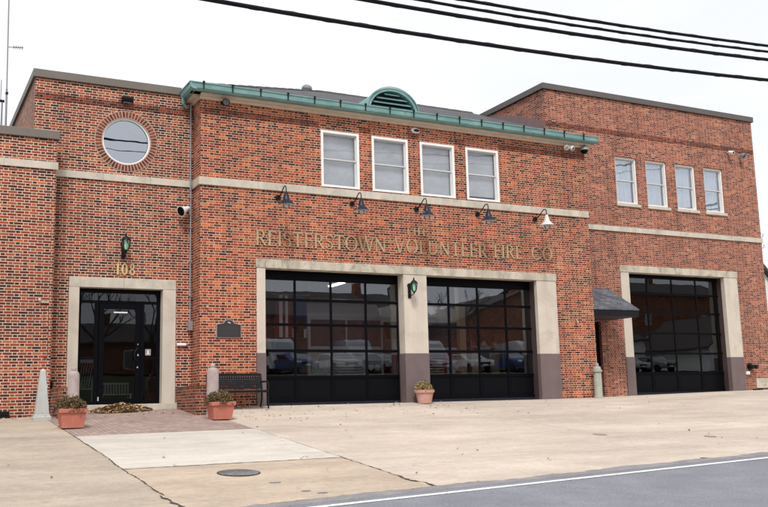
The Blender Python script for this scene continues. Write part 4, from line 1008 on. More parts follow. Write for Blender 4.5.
lantern(5.15, .65, 4.02, 'black lantern with green glass above the house number', 1.05)
lantern(13.02, -.03, 3.16, 'black lantern with green glass on the stone pier between two bay doors', .95)

# plaque
t = empty('plaque', (7.7, 0, 1.8), 'dark memorial plaque with arched top on the brick near the bench', 'plaque')
def plq(g_):
    pts = [(7.37+g_, 1.80+g_), (8.03-g_, 1.80+g_), (8.03-g_, 2.15-g_), (7.93-g_*.5, 2.165-g_)]
    for k in range(11):
        a = math.pi*k/10; pts.append((7.70+(.135-g_*.6)*math.cos(a), 2.185-g_+.085*math.sin(a)))
    return pts+[(7.47+g_*.5, 2.165-g_), (7.37+g_, 2.15-g_)]
mb = MB(); mb.prism(plq(0), 1, -.035, -.001); mb.build('border', 'silver', t)
mb = MB(); mb.prism(plq(.012), 1, -.042, -.036); mb.build('face', 'plaque', t)
mb = MB(); mb.lathe([(.001, 0), (.05, .0)], (0, 0, 0), 3) if False else None
mb.box(7.665, 7.735, -.047, -.0425, 2.175, 2.20); mb.box(7.68, 7.70, -.048, -.0425, 2.20, 2.215); mb.box(7.715, 7.745, -.048, -.0425, 2.16, 2.18); mb.build('crest', 'silver', t)
mb = MB()
for i in range(7):
    z = 2.08-i*.036; w_ = .20+.05*((i*37) % 3); mb.box(7.70-w_, 7.70+w_, -.0442, -.0425, z, z+.008)
M['relief'] = noise_mat('worn_relief', (.05, .048, .048), .2, 30, .5); mb.build('relief', 'relief', t)

# date stone on right wing
t = empty('stone_plaque', (29.0, YR, .3), 'pale engraved stone block low on the wall at the far right', 'stone plaque')
MB().box(28.72, 29.60, YR-.03, YR-.002, .27, .63).build('slab', 'limestone', t, bevel=.006)
mb = MB()
for r_, w_ in ((.55, .30), (.48, .26), (.38, .08), (.33, .06)):
    x = 29.14-w_
    while x < 29.14+w_: mb.box(x, x+.035, YR-.032, YR-.0305, r_, r_+.03); x += .06
M['engrave'] = noise_mat('engraving', (.30, .27, .22), .1, 10, .9); mb.build('engraving', 'engrave', t)
# basement vent left
o = MB(); o.box(2.05, 2.52, -.03, -.002, -.10, .08); o.box(2.08, 2.49, -.045, -.031, -.06, -.03); o.box(2.08, 2.49, -.045, -.031, .0, .03); o = o.build('wall_vent', 'black_iron'); tag(o, 'black vent at the foot of the left wing wall', 'vent')
o = MB(); o.box(28.50, 29.0, YR-.03, YR-.002, .14, .245); o.box(28.53, 28.97, YR-.045, YR-.031, .18, .20); o = o.build('wall_vent', 'black_iron'); tag(o, 'black vent at the foot of the wall beside the stone plaque', 'vent')

# siamese connection & outlet
t = empty('hose_connection', (28.46, YR, 1.09), 'black fire hose connection with two outlets on the right wing wall', 'hose connection')
mb = MB(); mb.tube([(28.42, YR-.002, 1.07), (28.42, YR-.05, 1.07)], .13, 20); mb.build('flange', 'black_iron', t, smooth=True)
for dx_ in (-.07, .14):
    mb = MB(); mb.tube([(28.42+dx_*.4, YR-.04, 1.08), (28.42+dx_, YR-.20, 1.05)], .06, 14); mb.build('outlet', 'black_iron', t, smooth=True)
    mb = MB(); mb.tube([(28.42+dx_, YR-.20, 1.05), (28.42+dx_*1.1, YR-.25, 1.04)], .072, 14); mb.build('cap', 'black_iron', t, smooth=True)
o = MB(); o.box(28.20, 28.38, YR-.06, YR-.002, .77, .89); o.box(28.24, 28.34, YR-.075, YR-.061, .80, .86); o = o.build('outlet_box', 'white'); tag(o, 'small white outlet box below the black hose connection', 'outlet box')

# cameras and floodlights
def sec_cam(x, y, z, lab, mat='white', ang=0, s_=1.0, cat='camera'):
    t = empty('security_camera', (x, y, z), lab, cat, 'security cameras on the walls')
    def B(name, mat_, fn): mb = MB(); fn(mb); return mb.build(name, mat_, t, local=True, smooth=True)
    B('mount', 'greymetal', lambda m: m.tube([(0, 0, 0), (0, -.03, 0), (0, -.10, .0)], [.05, .05, .02], 12))
    B('housing', mat, lambda m: m.tube([(-.02, -.09, .01), (-.05, -.24, -.05), (-.055, -.27, -.062)], [.055, .075, .08], 16))
    B('lens', 'black_iron', lambda m: m.tube([(-.056, -.272, -.063), (-.058, -.28, -.066)], [.045, .04], 14))
    t.scale = (s_,)*3; t.rotation_euler.z = ang
    return t
sec_cam(28.22, YR, 9.24, 'white bullet camera high on the right wing wall', ang=R(20))
def flood(x, y, z, lab, heads=1, mat='greymetal', s_=1.0):
    t = empty('floodlight', (x, y, z), lab, 'floodlight', 'small security floodlights on the front')
    def B(name, mat_, fn): mb = MB(); fn(mb); return mb.build(name, mat_, t, local=True, smooth=False)
    B('bracket', mat, lambda m: (m.box(-.05, .05, -.03, 0, -.05, .05), m.box(-.015, .015, -.10, -.03, -.015, .015)))
    for k in range(heads):
        q = 0 if heads == 1 else (-.11, .11)[k]
        B('lamp_head', mat, lambda m: m.tube([(q*.5, -.07, .02), (q, -.17, -.03), (q*1.2, -.22, -.06)], [.035, .075, .085], 14))
        B('lens', 'glass_lamp', lambda m: m.tube([(q*1.2, -.222, -.061), (q*1.22, -.23, -.065)], [.07, .06], 14))
    t.scale = (s_,)*3
    return t
flood(28.85, YR, 9.18, 'grey floodlight right of the white bullet camera on the right wing', 1, 'greymetal', 1.3)
flood(18.95, 0, 8.0, 'twin white floodlight under the gutter near the right end of the middle block', 2, 'white')
t = flood(7.55, 0, 8.03, 'dark floodlight under the eave at the left end of the middle block', 1, 'black_iron', 1.2)
def wallpack(x, y, z, lab, mat):
    t = empty('wall_light', (x, y, z), lab, 'wall light')
    mb = MB(); mb.prism([(y-.002, z-.08), (y-.14, z-.06), (y-.17, z+.02), (y-.10, z+.08), (y-.002, z+.08)], 0, x-.14, x+.14); mb.build('housing', mat, t, bevel=.01)
    MB().box(x-.11, x+.11, y-.13, y-.03, z-.095, z-.0815).build('lens', 'glass_lamp', t)
wallpack(5.17, .65, 7.98, 'dark box light above the round window', 'black_iron')
t = empty('wall_light', (13.4, 0, 7.93), 'pale oval light with dark lens between the second and third windows, under the eave', 'wall light')
mb = MB(); mb.lathe([(.11, 0), (.12, .02), (.09, .06)], (0, 0, 0), 20, 1.25, .7); 
for i, v in enumerate(mb.v): mb.v[i] = (13.4+v[0], -v[2], 7.93+v[1])
mb.build('housing', 'white', t, smooth=True)
mb = MB(); mb.lathe([(.075, 0), (.07, .02)], (0, 0, 0), 18, 1.3, .55)
for i, v in enumerate(mb.v): mb.v[i] = (13.41+v[0], -.061-v[2], 7.925+v[1])
mb.build('lens', 'black_iron', t)
# horn speaker on entrance wall
t = empty('horn_speaker', (6.72, .65, 5.15), 'white horn loudspeaker on the wall left of the corner conduit', 'loudspeaker')
mb = MB(); mb.tube([(6.78, .50, 5.22), (6.70, .46, 5.18), (6.60, .40, 5.12), (6.54, .37, 5.09)], [.05, .07, .115, .145], 20); mb.build('horn', 'white', t, smooth=True)
mb = MB(); mb.tube([(6.539, .369, 5.089), (6.532, .366, 5.086)], [.125, .12], 20); mb.build('mouth', 'black_panel', t)
mb = MB(); mb.tube([(6.77, .648, 5.23), (6.77, .50, 5.22)], [.05, .04], 12); mb.build('mount', 'greymetal', t)
# dome camera hanging from gutter end
t = empty('dome_camera', (19.62, -.12, 8.10), 'grey dome camera hanging below the right end of the gutter', 'camera')
mb = MB(); mb.tube([(19.62, -.12, 8.18), (19.62, -.12, 8.06)], .025, 10); mb.build('stem', 'black_iron', t)
mb = MB(); mb.lathe([(.03, .0), (.10, -.03), (.135, -.08), (.14, -.14)], (19.62, -.12, 8.10), 24); mb.build('housing', 'greymetal', t, smooth=True)
mb = MB(); mb.lathe([(.115, -.142), (.11, -.18), (.08, -.23), (.03, -.255)], (19.62, -.12, 8.10), 24); mb.build('dome', 'black_panel', t, smooth=True)
# conduit with box in the inner corner
t = empty('conduit', (6.86, .6, 2.1), 'grey conduit up the inside corner to the gutter, switch box at its foot', 'conduit')
mb = MB(); mb.tube([(6.86, .58, 2.25), (6.86, .58, 5.70)], .02, 8); mb.tube([(6.845, .57, 5.70), (6.845, .57, 8.3)], .02, 8); mb.tube([(6.86, .58, 5.69), (6.84, .54, 5.85), (6.845, .57, 6.05)], .02, 8); mb.build('pipe', 'greymetal', t, smooth=True)
for z in (2.9, 3.8, 4.7, 5.5, 6.6, 7.5): MB().box(6.825, 6.90, .55, .645, z, z+.03).build('clip', 'steel', t)
MB().box(6.80, 6.92, .50, .62, 2.02, 2.26).build('switch_box', 'steel', t, bevel=.006)
t = empty('wall_pipe', (6.62, .65, 1.65), 'short pale horizontal pipe stub right of the entrance surround', 'pipe')
mb = MB(); mb.tube([(6.53, .60, 1.66), (6.76, .60, 1.66)], .04, 14); mb.build('pipe', 'white', t, smooth=True)
mb = MB(); mb.tube([(6.765, .60, 1.66), (6.80, .60, 1.66)], .05, 14); mb.build('cap', 'steel', t, smooth=True)
# rusty pipe on the left wing edge
t = empty('drain_pipe', (3.26, -.03, .9), 'slim brick coloured pipe cover on the right edge of the left wing wall', 'pipe')
M['rust'] = noise_mat('rust_brown_paint', (.22, .055, .028), .2, 6, .8, streak=.2)
mb = MB(); mb.box(3.22, 3.29, -.05, -.002, 1.3, 2.50); mb.build('cover', 'brick_left', t, bevel=.005)
mb = MB(); mb.tube([(3.08, -.002, 2.64), (3.08, -.06, 2.66), (3.10, -.07, 2.62)], .025, 10); mb.box(3.08, 3.30, -.04, -.002, 2.58, 2.61); mb.build('bracket', 'cornice', t)
mb = MB(); mb.tube([(3.47, .35, h(3.47, .3)), (3.47, .35, .75)], .03, 10); o = mb.build('standpipe', 'black_iron'); tag(o, 'thin black pipe in the corner behind the left cheek wall', 'pipe')
# small spigot on right of middle block
t = empty('wall_tap', (18.9, 0, 2.1), 'small brass tap on the brick right of the granite pier', 'tap')
mb = MB(); mb.tube([(18.95, -.002, 2.42), (18.95, -.09, 2.42), (18.95, -.12, 2.36)], .022, 8); mb.build('spout', 'brass', t); mb = MB(); mb.tube([(18.95, -.06, 2.45), (18.95, -.06, 2.50)], .03, 8); mb.build('handle', 'brass', t)
t = empty('wall_tap', (7.15, 0, 2.5), 'small brass sensor button above and left of the plaque', 'tap')
mb = MB(); mb.tube([(7.13, -.002, 2.58), (7.13, -.06, 2.58)], .035, 10); mb.build('spout', 'brass', t)

# wall hooks at the far right corner
for z, lab in ((6.05, 'curled service wire bracket on the far right corner, upper one'), (5.62, 'curled service wire bracket on the far right corner, lower one')):
    t = empty('wire_bracket', (29.70, 2.0, z), lab, 'bracket', 'service wire brackets')
    mb = MB(); mb.tube([(29.68, 2.0, z), (29.80, 1.98, z), (29.90, 1.95, z+.10), (29.92, 1.95, z+.22)], .018, 8); mb.tube([(29.80, 1.98, z), (30.02, 1.95, z+.05), (30.05, 1.95, z+.18)], .014, 8); mb.build('hook', 'greymetal', t)

# roof turbine vent
t = empty('turbine_vent', (12.35, 5.55, rz(5.3)), 'round grey turbine vent on the roof left of the dormer', 'roof vent')
zc = rz(5.55)-.16
mb = MB(); mb.tube([(12.35, 5.55, zc), (12.35, 5.55, zc+.16)], .12, 16); mb.build('collar', 'greymetal', t, smooth=True)
mb = MB(); rr = [(.10, .0), (.155, .05), (.17, .11), (.15, .17), (.08, .22), (.02, .235)]
mb.lathe(rr, (12.35, 5.55, zc+.12), 24)
for k in range(20):
    a = 2*math.pi*k/20; mb.tube([(12.35+r_*1.04*math.cos(a+i*.08), 5.55+r_*1.04*math.sin(a+i*.08), zc+.12+z_) for i, (r_, z_) in enumerate(rr)], .009, 4)
mb.build('turbine', 'greymetal', t, smooth=True)

# antennas behind the left wing parapet
t = empty('antenna_mast', (2.5, 4, 6.4), 'tall thin mast with a small yagi antenna on the left wing roof', 'antenna')
mb = MB(); mb.tube([(2.60, 4, 6.4), (2.58, 4, 9.0)], .028, 8); mb.tube([(2.58, 4, 9.0), (2.53, 4, 12.6)], .018, 8); mb.build('mast', 'greymetal', t, smooth=True)
mb = MB(); mb.tube([(2.56, 4, 10.23), (2.98, 4, 10.27)], .010, 6)
for i in range(5): x = 2.72+i*.055; mb.tube([(x, 3.88, 10.24+.01*i), (x+.01, 4.12, 10.24+.01*i)], .006, 5); mb.tube([(x, 4, 10.20), (x, 4, 10.30)], .006, 5)
mb.build('yagi', 'black_iron', t)
mb = MB(); mb.box(2.55, 2.62, 3.95, 4.05, 8.85, 8.90); mb.build('clamp', 'black_iron', t)
t = empty('whip_antenna', (2.46, 4.3, 6.4), 'short whip antenna left of the tall mast', 'antenna')
mb = MB(); mb.tube([(2.50, 4.3, 6.4), (2.50, 4.3, 8.75)], .025, 8); mb.build('mast', 'greymetal', t)
mb = MB(); mb.tube([(2.46, 4.3, 8.75), (2.46, 4.3, 9.35)], .008, 6); mb.box(2.42, 2.56, 4.27, 4.33, 8.70, 8.76); mb.build('whip', 'black_iron', t)

# ------------------------------------------------------------------ street-level things
def mum(t, x, y, z, r, hgt, mat, seed, n=1500, leaf=.022):
    random.seed(seed); mb = MB()
    for i in range(n):
        a = random.uniform(0, 2*math.pi); u = random.random(); ph = math.acos(random.uniform(-.15, 1)); rr_ = (random.random()**.35)
        lump = 1+.13*math.sin(3*a+seed)+.10*math.sin(7*a+ph*5)
        p = Vector((x+r*rr_*lump*math.sin(ph)*math.cos(a), y+r*rr_*lump*math.sin(ph)*math.sin(a), z+hgt*rr_*lump*math.cos(ph)))
        d1 = Vector((random.gauss(0, 1), random.gauss(0, 1), random.gauss(0, 1))).normalized(); d2 = d1.cross(Vector((random.gauss(0, 1), random.gauss(0, 1), random.gauss(0, 1)))).normalized()
        l = leaf*random.uniform(.7, 1.5); mb.quad(p-d1*l, p-d2*l*.55, p+d1*l, p+d2*l*.55)
    # stems
    for i in range(26):
        a = random.uniform(0, 2*math.pi); q = random.uniform(.2, .85); mb.tube([(x, y, z-.03), (x+r*q*math.cos(a)*.6, y+r*q*math.sin(a)*.6, z+hgt*.5), (x+r*q*math.cos(a), y+r*q*math.sin(a), z+hgt*(.92-q*.4))], [.006, .004, .003], 4)
    return mb.build('plant', mat, t)
def square_pot(x, y, lab, seed, r=.26):
    z = h(x, y)+.006; t = empty('plant_pot', (x, y, z), lab, 'plant pot', 'terracotta pots by the front')
    mb = MB(); mb.sqlathe([(r*.80, 0), (r*.80, .03), (r*.94, .30), (r*1.06, .301), (r*1.08, .38), (r*.98, .385), (r*.94, .34)], (x, y, z)); mb.build('pot', 'terracotta', t, bevel=.008)
    MB().box(x-r*.9, x+r*.9, y-r*.9, y+r*.9, z+.33, z+.345).build('soil', 'soil', t)
    mum(t, x, y, z+.36, .31, .27, 'mum', seed, 3600, .02); return t
square_pot(3.36, -3.15, 'square terracotta pot of brown green mums at the left corner of the brick paving', 11)
square_pot(6.63, -2.65, 'square terracotta pot of brown green mums in front of the bench', 12)
x, y = 13.22, -.36; z = h(x, y)+.003
t = empty('plant_pot', (x, y, z), 'round pale terracotta pot with tan dried mums against the stone pier', 'plant pot', 'terracotta pots by the front')
mb = MB(); mb.lathe([(.185, 0), (.19, .02), (.245, .29), (.275, .291), (.285, .36), (.265, .365), (.25, .33)], (x, y, z), 32); mb.build('pot', 'terracotta_pale', t, smooth=True)
mb = MB(); mb.lathe([(.24, .32), (.24, .335)], (x, y, z), 24); mb.build('soil', 'soil', t)
mum(t, x, y, z+.36, .27, .24, 'mum_tan', 13)

# obelisk shaped marker
x, y = 3.08, -1.0; z = h(x, y)
t = empty('stone_obelisk', (x, y, z), 'pale grey tapered obelisk standing against the left wing wall', 'obelisk')
mb = MB(); mb.sqlathe([(.185, -.05), (.185, .05), (.165, .07), (.15, .12)], (x, y, z)); mb.build('base', 'grey_conc', t, bevel=.008)
mb = MB(); mb.sqlathe([(.145, .121), (.055, 1.06), (.02, 1.11)], (x, y, z)); mb.build('shaft', 'grey_conc', t, bevel=.008)
# bollards
def bollard(x, y, r, ht, mat, lab, ball=True, name='bollard'):
    z = h(x, y); t = empty(name, (x, y, z), lab, 'bollard', 'bollards along the front')
    mb = MB(); mb.lathe([(r*1.12, -.03), (r*1.12, .05), (r, .07), (r, ht-.12), (r*.95, ht-.07), (r*.7, ht-.02), (r*.3, ht)], (x, y, z), 28); mb.build('post', mat, t, smooth=True)
    if ball:
        mb = MB(); mb.lathe([(.02, 0), (.05, .01), (.055, .045), (.035, .085), (.01, .10)], (x, y, z+ht-.005), 16); mb.build('finial', 'pink_conc', t, smooth=True)
    return t
bollard(6.66, -2.0, .135, 1.12, 'pink_conc', 'weathered pinkish bollard with ball top behind the pot by the bench')
bollard(3.56, -2.1, .12, 1.10, 'pink_conc', 'weathered pinkish bollard with ball top behind the pot left of the entrance')
t = bollard(19.5, -.22, .125, .98, 'green_conc', 'pale green grey bollard with collar and dome cap at the corner below the awning', False)
mb = MB(); mb.lathe([(.155, .80), (.16, .83), (.155, .86)], (19.5, -.22, h(19.5, -.22)), 28); mb.build('collar', 'green_conc', t, smooth=True)
mb = MB(); mb.lathe([(.06, .97), (.06, 1.03), (.04, 1.07), (.01, 1.08)], (19.5, -.22, h(19.5, -.22)), 20); mb.build('finial', 'greymetal', t, smooth=True)

# bench
bx0, bx1, by0, by1 = 7.02, 8.50, -.82, -.28; bz = h(7.8, -.5)
t = empty('bench', ((bx0+bx1)/2, -.5, bz), 'black metal bench with perforated back against the brick wall', 'bench')
def perf(mb, x0, x1, p0, p1, nx, nz, fr=.05):
    """perforated panel between p0 (bottom: y,z) and p1 (top: y,z)"""
    def P(x, v, o=0): return (x, p0[0]+(p1[0]-p0[0])*v+o*.0, p0[1]+(p1[1]-p0[1])*v)
    n = Vector((0, -(p1[1]-p0[1]), (p1[0]-p0[0]))).normalized()*.012
    def slab(a, b, c, d):
        q = [Vector(P(a, c)), Vector(P(b, c)), Vector(P(b, d)), Vector(P(a, d))]; w = [v+n for v in q]
        mb.quad(*q); mb.quad(*w[::-1])
        for i in range(4): mb.quad(q[i], q[(i+1) % 4], w[(i+1) % 4], w[i])
    slab(x0, x1, 0, .12); slab(x0, x1, .88, 1)
    xs_ = [x0+(x1-x0)*i/nx for i in range(nx+1)]
    for i, xx in enumerate(xs_): slab(max(x0, xx-.023), min(x1, xx+.023), .1201, .8799)
    for j in range(1, nz):
        v = .12+.76*j/nz
        for a, b in zip(xs_, xs_[1:]): slab(a+.0232, b-.0232, v-.055, v+.055)
mb = MB(); perf(mb, bx0+.06, bx1-.06, (by1-.06, bz+.50), (by1+.03, bz+.86), 22, 5); mb.tube([(bx0+.03, by1+.03, bz+.865), (bx1-.03, by1+.03, bz+.865)], .02, 8); mb.build('backrest', 'black_iron', t)
mb = MB(); mb.box(bx0+.05, bx1-.05, by0, by1-.06, bz+.425, bz+.445); mb.box(bx0+.04, bx1-.04, by0-.02, by0, bz+.39, bz+.45); mb.build('seat', 'black_iron', t, bevel=.005)
for x in (bx0+.03, bx1-.03):
    mb = MB(); mb.tube([(x, by0+.02, bz), (x, by0+.04, bz+.25), (x, by0+.03, bz+.44), (x, by0-.0, bz+.58), (x, by0+.10, bz+.66), (x, by1-.03, bz+.67)], .022, 8); mb.build('armrest', 'black_iron', t, smooth=True)
    mb = MB(); mb.tube([(x, by1+.05, bz), (x, by1-.05, bz+.25), (x, by1-.06, bz+.45), (x, by1+.03, bz+.86)], .022, 8); mb.build('leg', 'black_iron', t, smooth=True)
    mb = MB(); mb.tube([(x, by0+.04, bz+.40), (x, by1-.05, bz+.42)], .018, 8); mb.build('stretcher', 'black_iron', t)

# leaves
def leafmesh(pts, size, seed, lift=.02):
    random.seed(seed); mb = MB()
    for (x, y, z) in pts:
        a = random.uniform(0, 6.28); l = size*random.uniform(.6, 1.3); tx = random.uniform(-.5, .5); ty = random.uniform(-.5, .5)
        P = []
        for k, (u, v) in enumerate(((-1, 0), (-.35, -.55), (.4, -.5), (1, 0), (.4, .5), (-.35, .55))):
            px = u*l*math.cos(a)-v*l*math.sin(a); py = u*l*math.sin(a)+v*l*math.cos(a)
            P.append((x+px, y+py, z+lift*.3+px*tx+py*ty+.35*abs(v)*l))
        mb.quad(*P)
    return mb
random.seed(21); pts = []
for i in range(1500):
    a = random.uniform(0, 6.28); r_ = random.random()**.6; x = 5.0+r_*.74*math.cos(a); y = -.10+r_*.38*math.sin(a); zz = .20*(1-r_)**.8*random.uniform(.3, 1)
    if y > .27: y = .27
    pts.append((x, y, h(x, y)+.02+zz))
o = leafmesh(pts, .042, 4).build('leaf_pile', 'leaf'); tag(o, 'pile of dry brown leaves before the entrance step', 'leaves', kind='stuff')
pts = []
for i in range(230):
    x = random.choice([random.uniform(3.8, 6.3), random.uniform(6.9, 8.7), random.uniform(7, 14), random.uniform(7, 22)]); y = -random.random()**2*3.2
    if x < 6.4: y = random.uniform(-1.2, .2)
    pts.append((x, y, h(x, y)+.012))
for i in range(50): x = random.uniform(2.2, 3.1); pts.append((x, -random.random()**2*1.8, h(x, -.8)+.05))
for i in range(60): x = random.uniform(0, 16); y = random.uniform(-11, -1); pts.append((x, y, h(x, y)+.012))
o = leafmesh(pts, .032, 5).build('scattered_leaves', 'leaf'); tag(o, 'scattered single dry leaves on the concrete along the front', 'leaves', kind='stuff')

# ------------------------------------------------------------------ overhead cables and their poles
def cable(zm, k, xm, r, lab, y=-10.0):
    pts = [(x, y, zm+k*(x-xm)**2) for x in frange(-32, 52, .5)]
    mb = MB(); mb.tube(pts, r, 8)
    if r > .02: mb.tube([(x, y+(r+.001)*math.cos(x*5), z+(r+.001)*math.sin(x*5)) for x, _, z in [(xx, 0, zm+k*(xx-xm)**2) for xx in frange(-32, 52, .12)]], .005, 4)
    o = mb.build('overhead_cable', 'wire', smooth=True); tag(o, lab, 'cable', 'cables strung along the street')
cable(6.17, .00262, 3.0, .038, 'thick black overhead cable, lowest of the four')
cable(6.63, .00262, 3.0, .037, 'black overhead cable, second from the bottom')
cable(6.80, .00268, 3.0, .028, 'thin black overhead cable, second from the top')
cable(6.945, .00262, 3.0, .031, 'black overhead cable, topmost of the four')
cable(13.0, .0022, 9.0, .05, 'cable on the far side of the street, lower', -20.3)
cable(12.5, .0022, 9.0, .02, 'cable on the far side of the street, lowest and thin', -20.3)
for x, lab in ((-32, 'wooden utility pole far left of the station'), (52, 'wooden utility pole far right of the station')):
    t = empty('utility_pole', (x, -10, h(x, -10)), lab, 'utility pole', 'utility poles')
    mb = MB(); mb.tube([(x, -9.82, h(x, -10)-.1), (x, -9.82, 11.6)], [.17, .12], 14); mb.build('pole', 'bark', t, smooth=True)
    MB().box(x-.06, x+.06, -10.9, -8.7, 10.6, 10.72).build('crossarm', 'bark', t)

# ------------------------------------------------------------------ neighbourhood (right background and across the street)
def house(x, y, z, W, D, H, rise, wallm, lab, rzv=0, gable_front=True):
    t = empty('house', (x, y, z), lab, 'house', None, rzv)
    def B(name, mat, fn, par=None): mb = MB(); fn(mb); return mb.build(name, mat, par or t, local=True)
    if gable_front:
        B('wall', wallm, lambda m: m.prism([(-W/2, 0), (W/2, 0), (W/2, H), (0, H+rise), (-W/2, H)], 1, -D/2, D/2))
        def rf(m):
            for s_ in (-1, 1): m.prism([(s_*(W/2+.35), H-.35*rise/(W/2)+.02), (0, H+rise+.02), (0, H+rise+.2), (s_*(W/2+.35), H-.35*rise/(W/2)+.2)], 1, -D/2-.3, D/2+.3)
        r_ = B('roof', 'house_roof', rf)
    else:
        B('wall', wallm, lambda m: m.prism([(-D/2, 0), (D/2, 0), (D/2, H), (0, H+rise), (-D/2, H)], 0, -W/2, W/2))
        def rf(m):
            for s_ in (-1, 1): m.prism([(s_*(D/2+.35), H-.35*rise/(D/2)+.02), (0, H+rise+.02), (0, H+rise+.2), (s_*(D/2+.35), H-.35*rise/(D/2)+.2)], 0, -W/2-.3, W/2+.3)
        r_ = B('roof', 'house_roof', rf)
    B('chimney', 'brick', lambda m: m.box(W*.2, W*.2+.6, -.3, .3, H, H+rise+1.0), r_) if rise < 4 else None
    for s_ in (-1, 1):
        for fl in range(max(1, int(H//2.7))):
            for k in (-1, 0, 1):
                if fl == 0 and k == 0: continue
                xx = k*W*.3; yy = s_*D/2; zz = .9+fl*2.7
                w_ = B('window', 'white', lambda m: m.box(xx-.5, xx+.5, yy-.04, yy+.04, zz, zz+1.4)); B('pane', 'glass_entr', lambda m: m.box(xx-.42, xx+.42, yy-.05, yy+.05, zz+.08, zz+1.32), w_)
        B('door', 'wood', lambda m: m.box(-.5, .5, s_*D/2-.05, s_*D/2+.05, 0, 2.1))
    return t
house(41.4, 18, .2, 8, 10, 4.4, 3.6, 'siding', 'white neighbouring house with dark roof at the far right edge', 0, True)
Zs = 2.2
patch('car_park', 'asphalt', frange(-30, 110, 5), -42, -33.2, .03, step=2)
house(12, -50, Zs, 13, 9, 2.8, 1.6, 'brick', 'long low brick house across the street', 0, False)
house(31, -46, Zs, 15, 9, 4.6, 2.2, 'brick_right', 'wide brick house across the street', 0, False)
house(48, -47, Zs, 13, 10, 4.4, 2.6, 'brick', 'brick house with gable across the street', 0, True)
house(61, -47, Zs, 9, 9, 3.4, 2.0, 'siding', 'small white house across the street', 0, False)
house(77, -46, Zs, 9, 10, 2.8, 3.2, 'siding', 'white gabled house across the street', 0, True)
house(79, -62, Zs, 30, 12, 10, 2.0, 'brick', 'tall brick block behind the white gabled house', 0, False)
house(-8, -47, Zs, 12, 9, 3.0, 2.2, 'siding', 'white house across the street at the far left', 0, False)

def tree(x, y, z, H, lab, leafy, seed, spread=.35):
    random.seed(seed); t = empty('tree', (x, y, z), lab, 'tree', 'street trees'); mb = MB(); tips = []
    def br(p, d, l, r_, dep):
        q = [p]; dd = d
        for i in range(3): dd = (dd+Vector((random.uniform(-.18, .18), random.uniform(-.18, .18), random.uniform(-.05, .15)))).normalized(); q.append(q[-1]+dd*l/3)
        mb.tube(q, [r_, r_*.9, r_*.8, r_*.65], 6 if dep < 3 else 4, cap=False); tips.append(q[-1])
        if dep < (4 if leafy else 5):
            for k in range(random.choice((2, 3, 3))):
                nd = (dd+Vector((random.uniform(-1, 1), random.uniform(-1, 1), random.uniform(-.2, .6)))*.75).normalized(); br(q[random.choice((2, 3))], nd, l*random.uniform(.62, .8), r_*.6, dep+1)
    br(Vector((x, y, z)), Vector((0, 0, 1)), H*.33, H*.022, 0)
    mb.build('trunk', 'bark', t)
    if leafy:
        mb = MB()
        for p in tips[1:]:
            for i in range(30):
                c = p+Vector((random.gauss(0, .5), random.gauss(0, .5), random.gauss(0, .4))); d1 = Vector((random.gauss(0, 1), random.gauss(0, 1), random.gauss(0, 1))).normalized(); d2 = d1.orthogonal().normalized(); l = random.uniform(.06, .13)
                mb.quad(c-d1*l, c-d2*l*.6, c+d1*l, c+d2*l*.6)
        mb.build('crown', 'green_leaf', t)
    return t
tree(58.6, 27, .2, 10.5, 'dark green tree rising behind the neighbouring house at the right edge', True, 31)
tree(11.6, -35, Zs, 7, 'bare tree across the street opposite the entrance', False, 32)
tree(15.2, -37, Zs, 8, 'bare tree across the street, next to the long low house', False, 33)
tree(39.5, -41, Zs, 8, 'bare tree across the street between the brick houses', False, 34)
tree(-3.5, -34, Zs, 6, 'smaller bare tree across the street', False, 35)
def parked_car(mat):
    t = empty('parked_car', (0, 0, 0), 'car', 'car', 'cars parked across the street')
    def B(name, mt, fn, par=None, bv=0): mb = MB(); fn(mb); return mb.build(name, mt, par or t, local=True, bevel=bv)
    body = [(-2.2, .35), (2.2, .35), (2.25, .62), (2.15, .82), (1.15, .95), (.45, 1.38), (-1.1, 1.42), (-1.85, 1.0), (-2.2, .92), (-2.27, .6)]
    B('body', mat, lambda m: m.prism(body, 0, -.88, .88), bv=.06)
    B('windscreen', 'glass_round', lambda m: m.quad((-.7, 1.12, .99), (.7, 1.12, .99), (.6, .50, 1.36), (-.6, .50, 1.36)))
    for sx in (-1, 1):
        B('headlight', 'chrome', lambda m: m.box(sx*.66-.17, sx*.66+.17, 2.16, 2.24, .64, .78))
        B('side_window', 'glass_round', lambda m: m.prism([(-1.5, .97), (.95, .97), (.4, 1.32), (-1.0, 1.35)], 0, sx*.885-.004, sx*.885+.004))
        for yy in (-1.35, 1.4): B('wheel', 'rubber', lambda m: m.tube([(sx*.68, yy, .33), (sx*.90, yy, .33)], .33, 20))
    B('grille', 'black_iron', lambda m: m.box(-.42, .42, 2.20, 2.27, .45, .66)); B('number_plate', 'white', lambda m: m.box(-.2, .2, 2.272, 2.285, .42, .52))
    return t
M['silver_paint'] = noise_mat('silver_paint', (.42, .43, .45), .02, 2, .25, .5, fineamt=0, bump=0); M['blue_paint'] = noise_mat('blue_paint', (.02, .05, .16), .02, 2, .2, fineamt=0, bump=0)
protos = {c: parked_car(m_) for c, m_ in (('white', 'white_paint'), ('silver', 'silver_paint'), ('dark blue', 'blue_paint'), ('grey', 'greymetal'))}
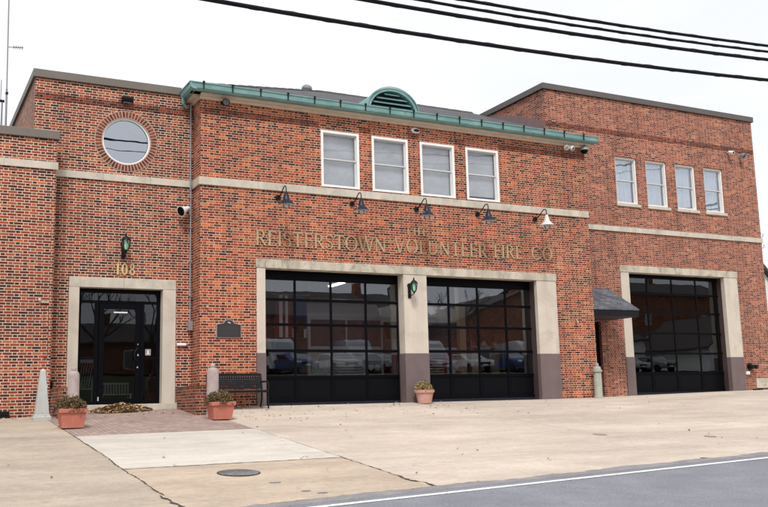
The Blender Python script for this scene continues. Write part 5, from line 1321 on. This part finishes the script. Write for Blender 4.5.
used = set(); order = ['white', 'silver', 'dark blue', 'white', 'grey', 'silver', 'white', 'dark blue', 'silver', 'white', 'silver', 'white', 'grey']
ordn = {1: 'first', 2: 'second', 3: 'third', 4: 'fourth', 5: 'fifth'}; cnt = {}
for i, c in enumerate(order):
    cnt[c] = cnt.get(c, 0)+1
    o = protos[c] if c not in used else copy_tree(protos[c]); used.add(c)
    o.location = (17+i*3.6+(i % 3)*.2, -36.0, h(20, -36)+.035); o['label'] = f'{c} car parked across the street, {ordn[cnt[c]]} {c} one from the left'
def van(x, c, lab):
    t = empty('delivery_van', (x, -40.0, h(x, -40)+.035), lab, 'van', 'vans parked across the street')
    def B(name, mt, fn, par=None, bv=0): mb = MB(); fn(mb); return mb.build(name, mt, par or t, local=True, bevel=bv)
    B('body', c, lambda m: m.prism([(-2.8, .4), (2.7, .4), (2.75, 1.0), (2.45, 1.35), (1.75, 2.35), (1.3, 2.6), (-2.8, 2.6)], 0, -1, 1), bv=.08)
    B('windscreen', 'glass_round', lambda m: m.quad((-.85, 2.47, 1.36), (.85, 2.47, 1.36), (.75, 1.80, 2.32), (-.75, 1.80, 2.32)))
    B('grille', 'black_iron', lambda m: m.box(-.5, .5, 2.70, 2.77, .72, .95))
    for sx in (-1, 1):
        B('headlight', 'chrome', lambda m: m.box(sx*.78-.16, sx*.78+.16, 2.68, 2.76, .78, 1.0))
        B('mirror', 'black_iron', lambda m: m.box(sx*1.15-.12, sx*1.15+.12, 1.95, 2.02, 1.35, 1.75))
        for yy in (-1.7, 1.75): B('wheel', 'rubber', lambda m: m.tube([(sx*.78, yy, .38), (sx*1.01, yy, .38)], .38, 18))
for x, c, lab in ((24.5, 'white_paint', 'white van across the street, leftmost of the vans'), (30.6, 'silver_paint', 'silver van across the street, between white vans'), (36.8, 'white_paint', 'white van across the street, just right of the silver van'),
    (46.0, 'white_paint', 'white van across the street, left of the rightmost van'), (57.5, 'white_paint', 'white van across the street, rightmost of the vans')): van(x, c, lab)
print('objects', len(bpy.data.objects))
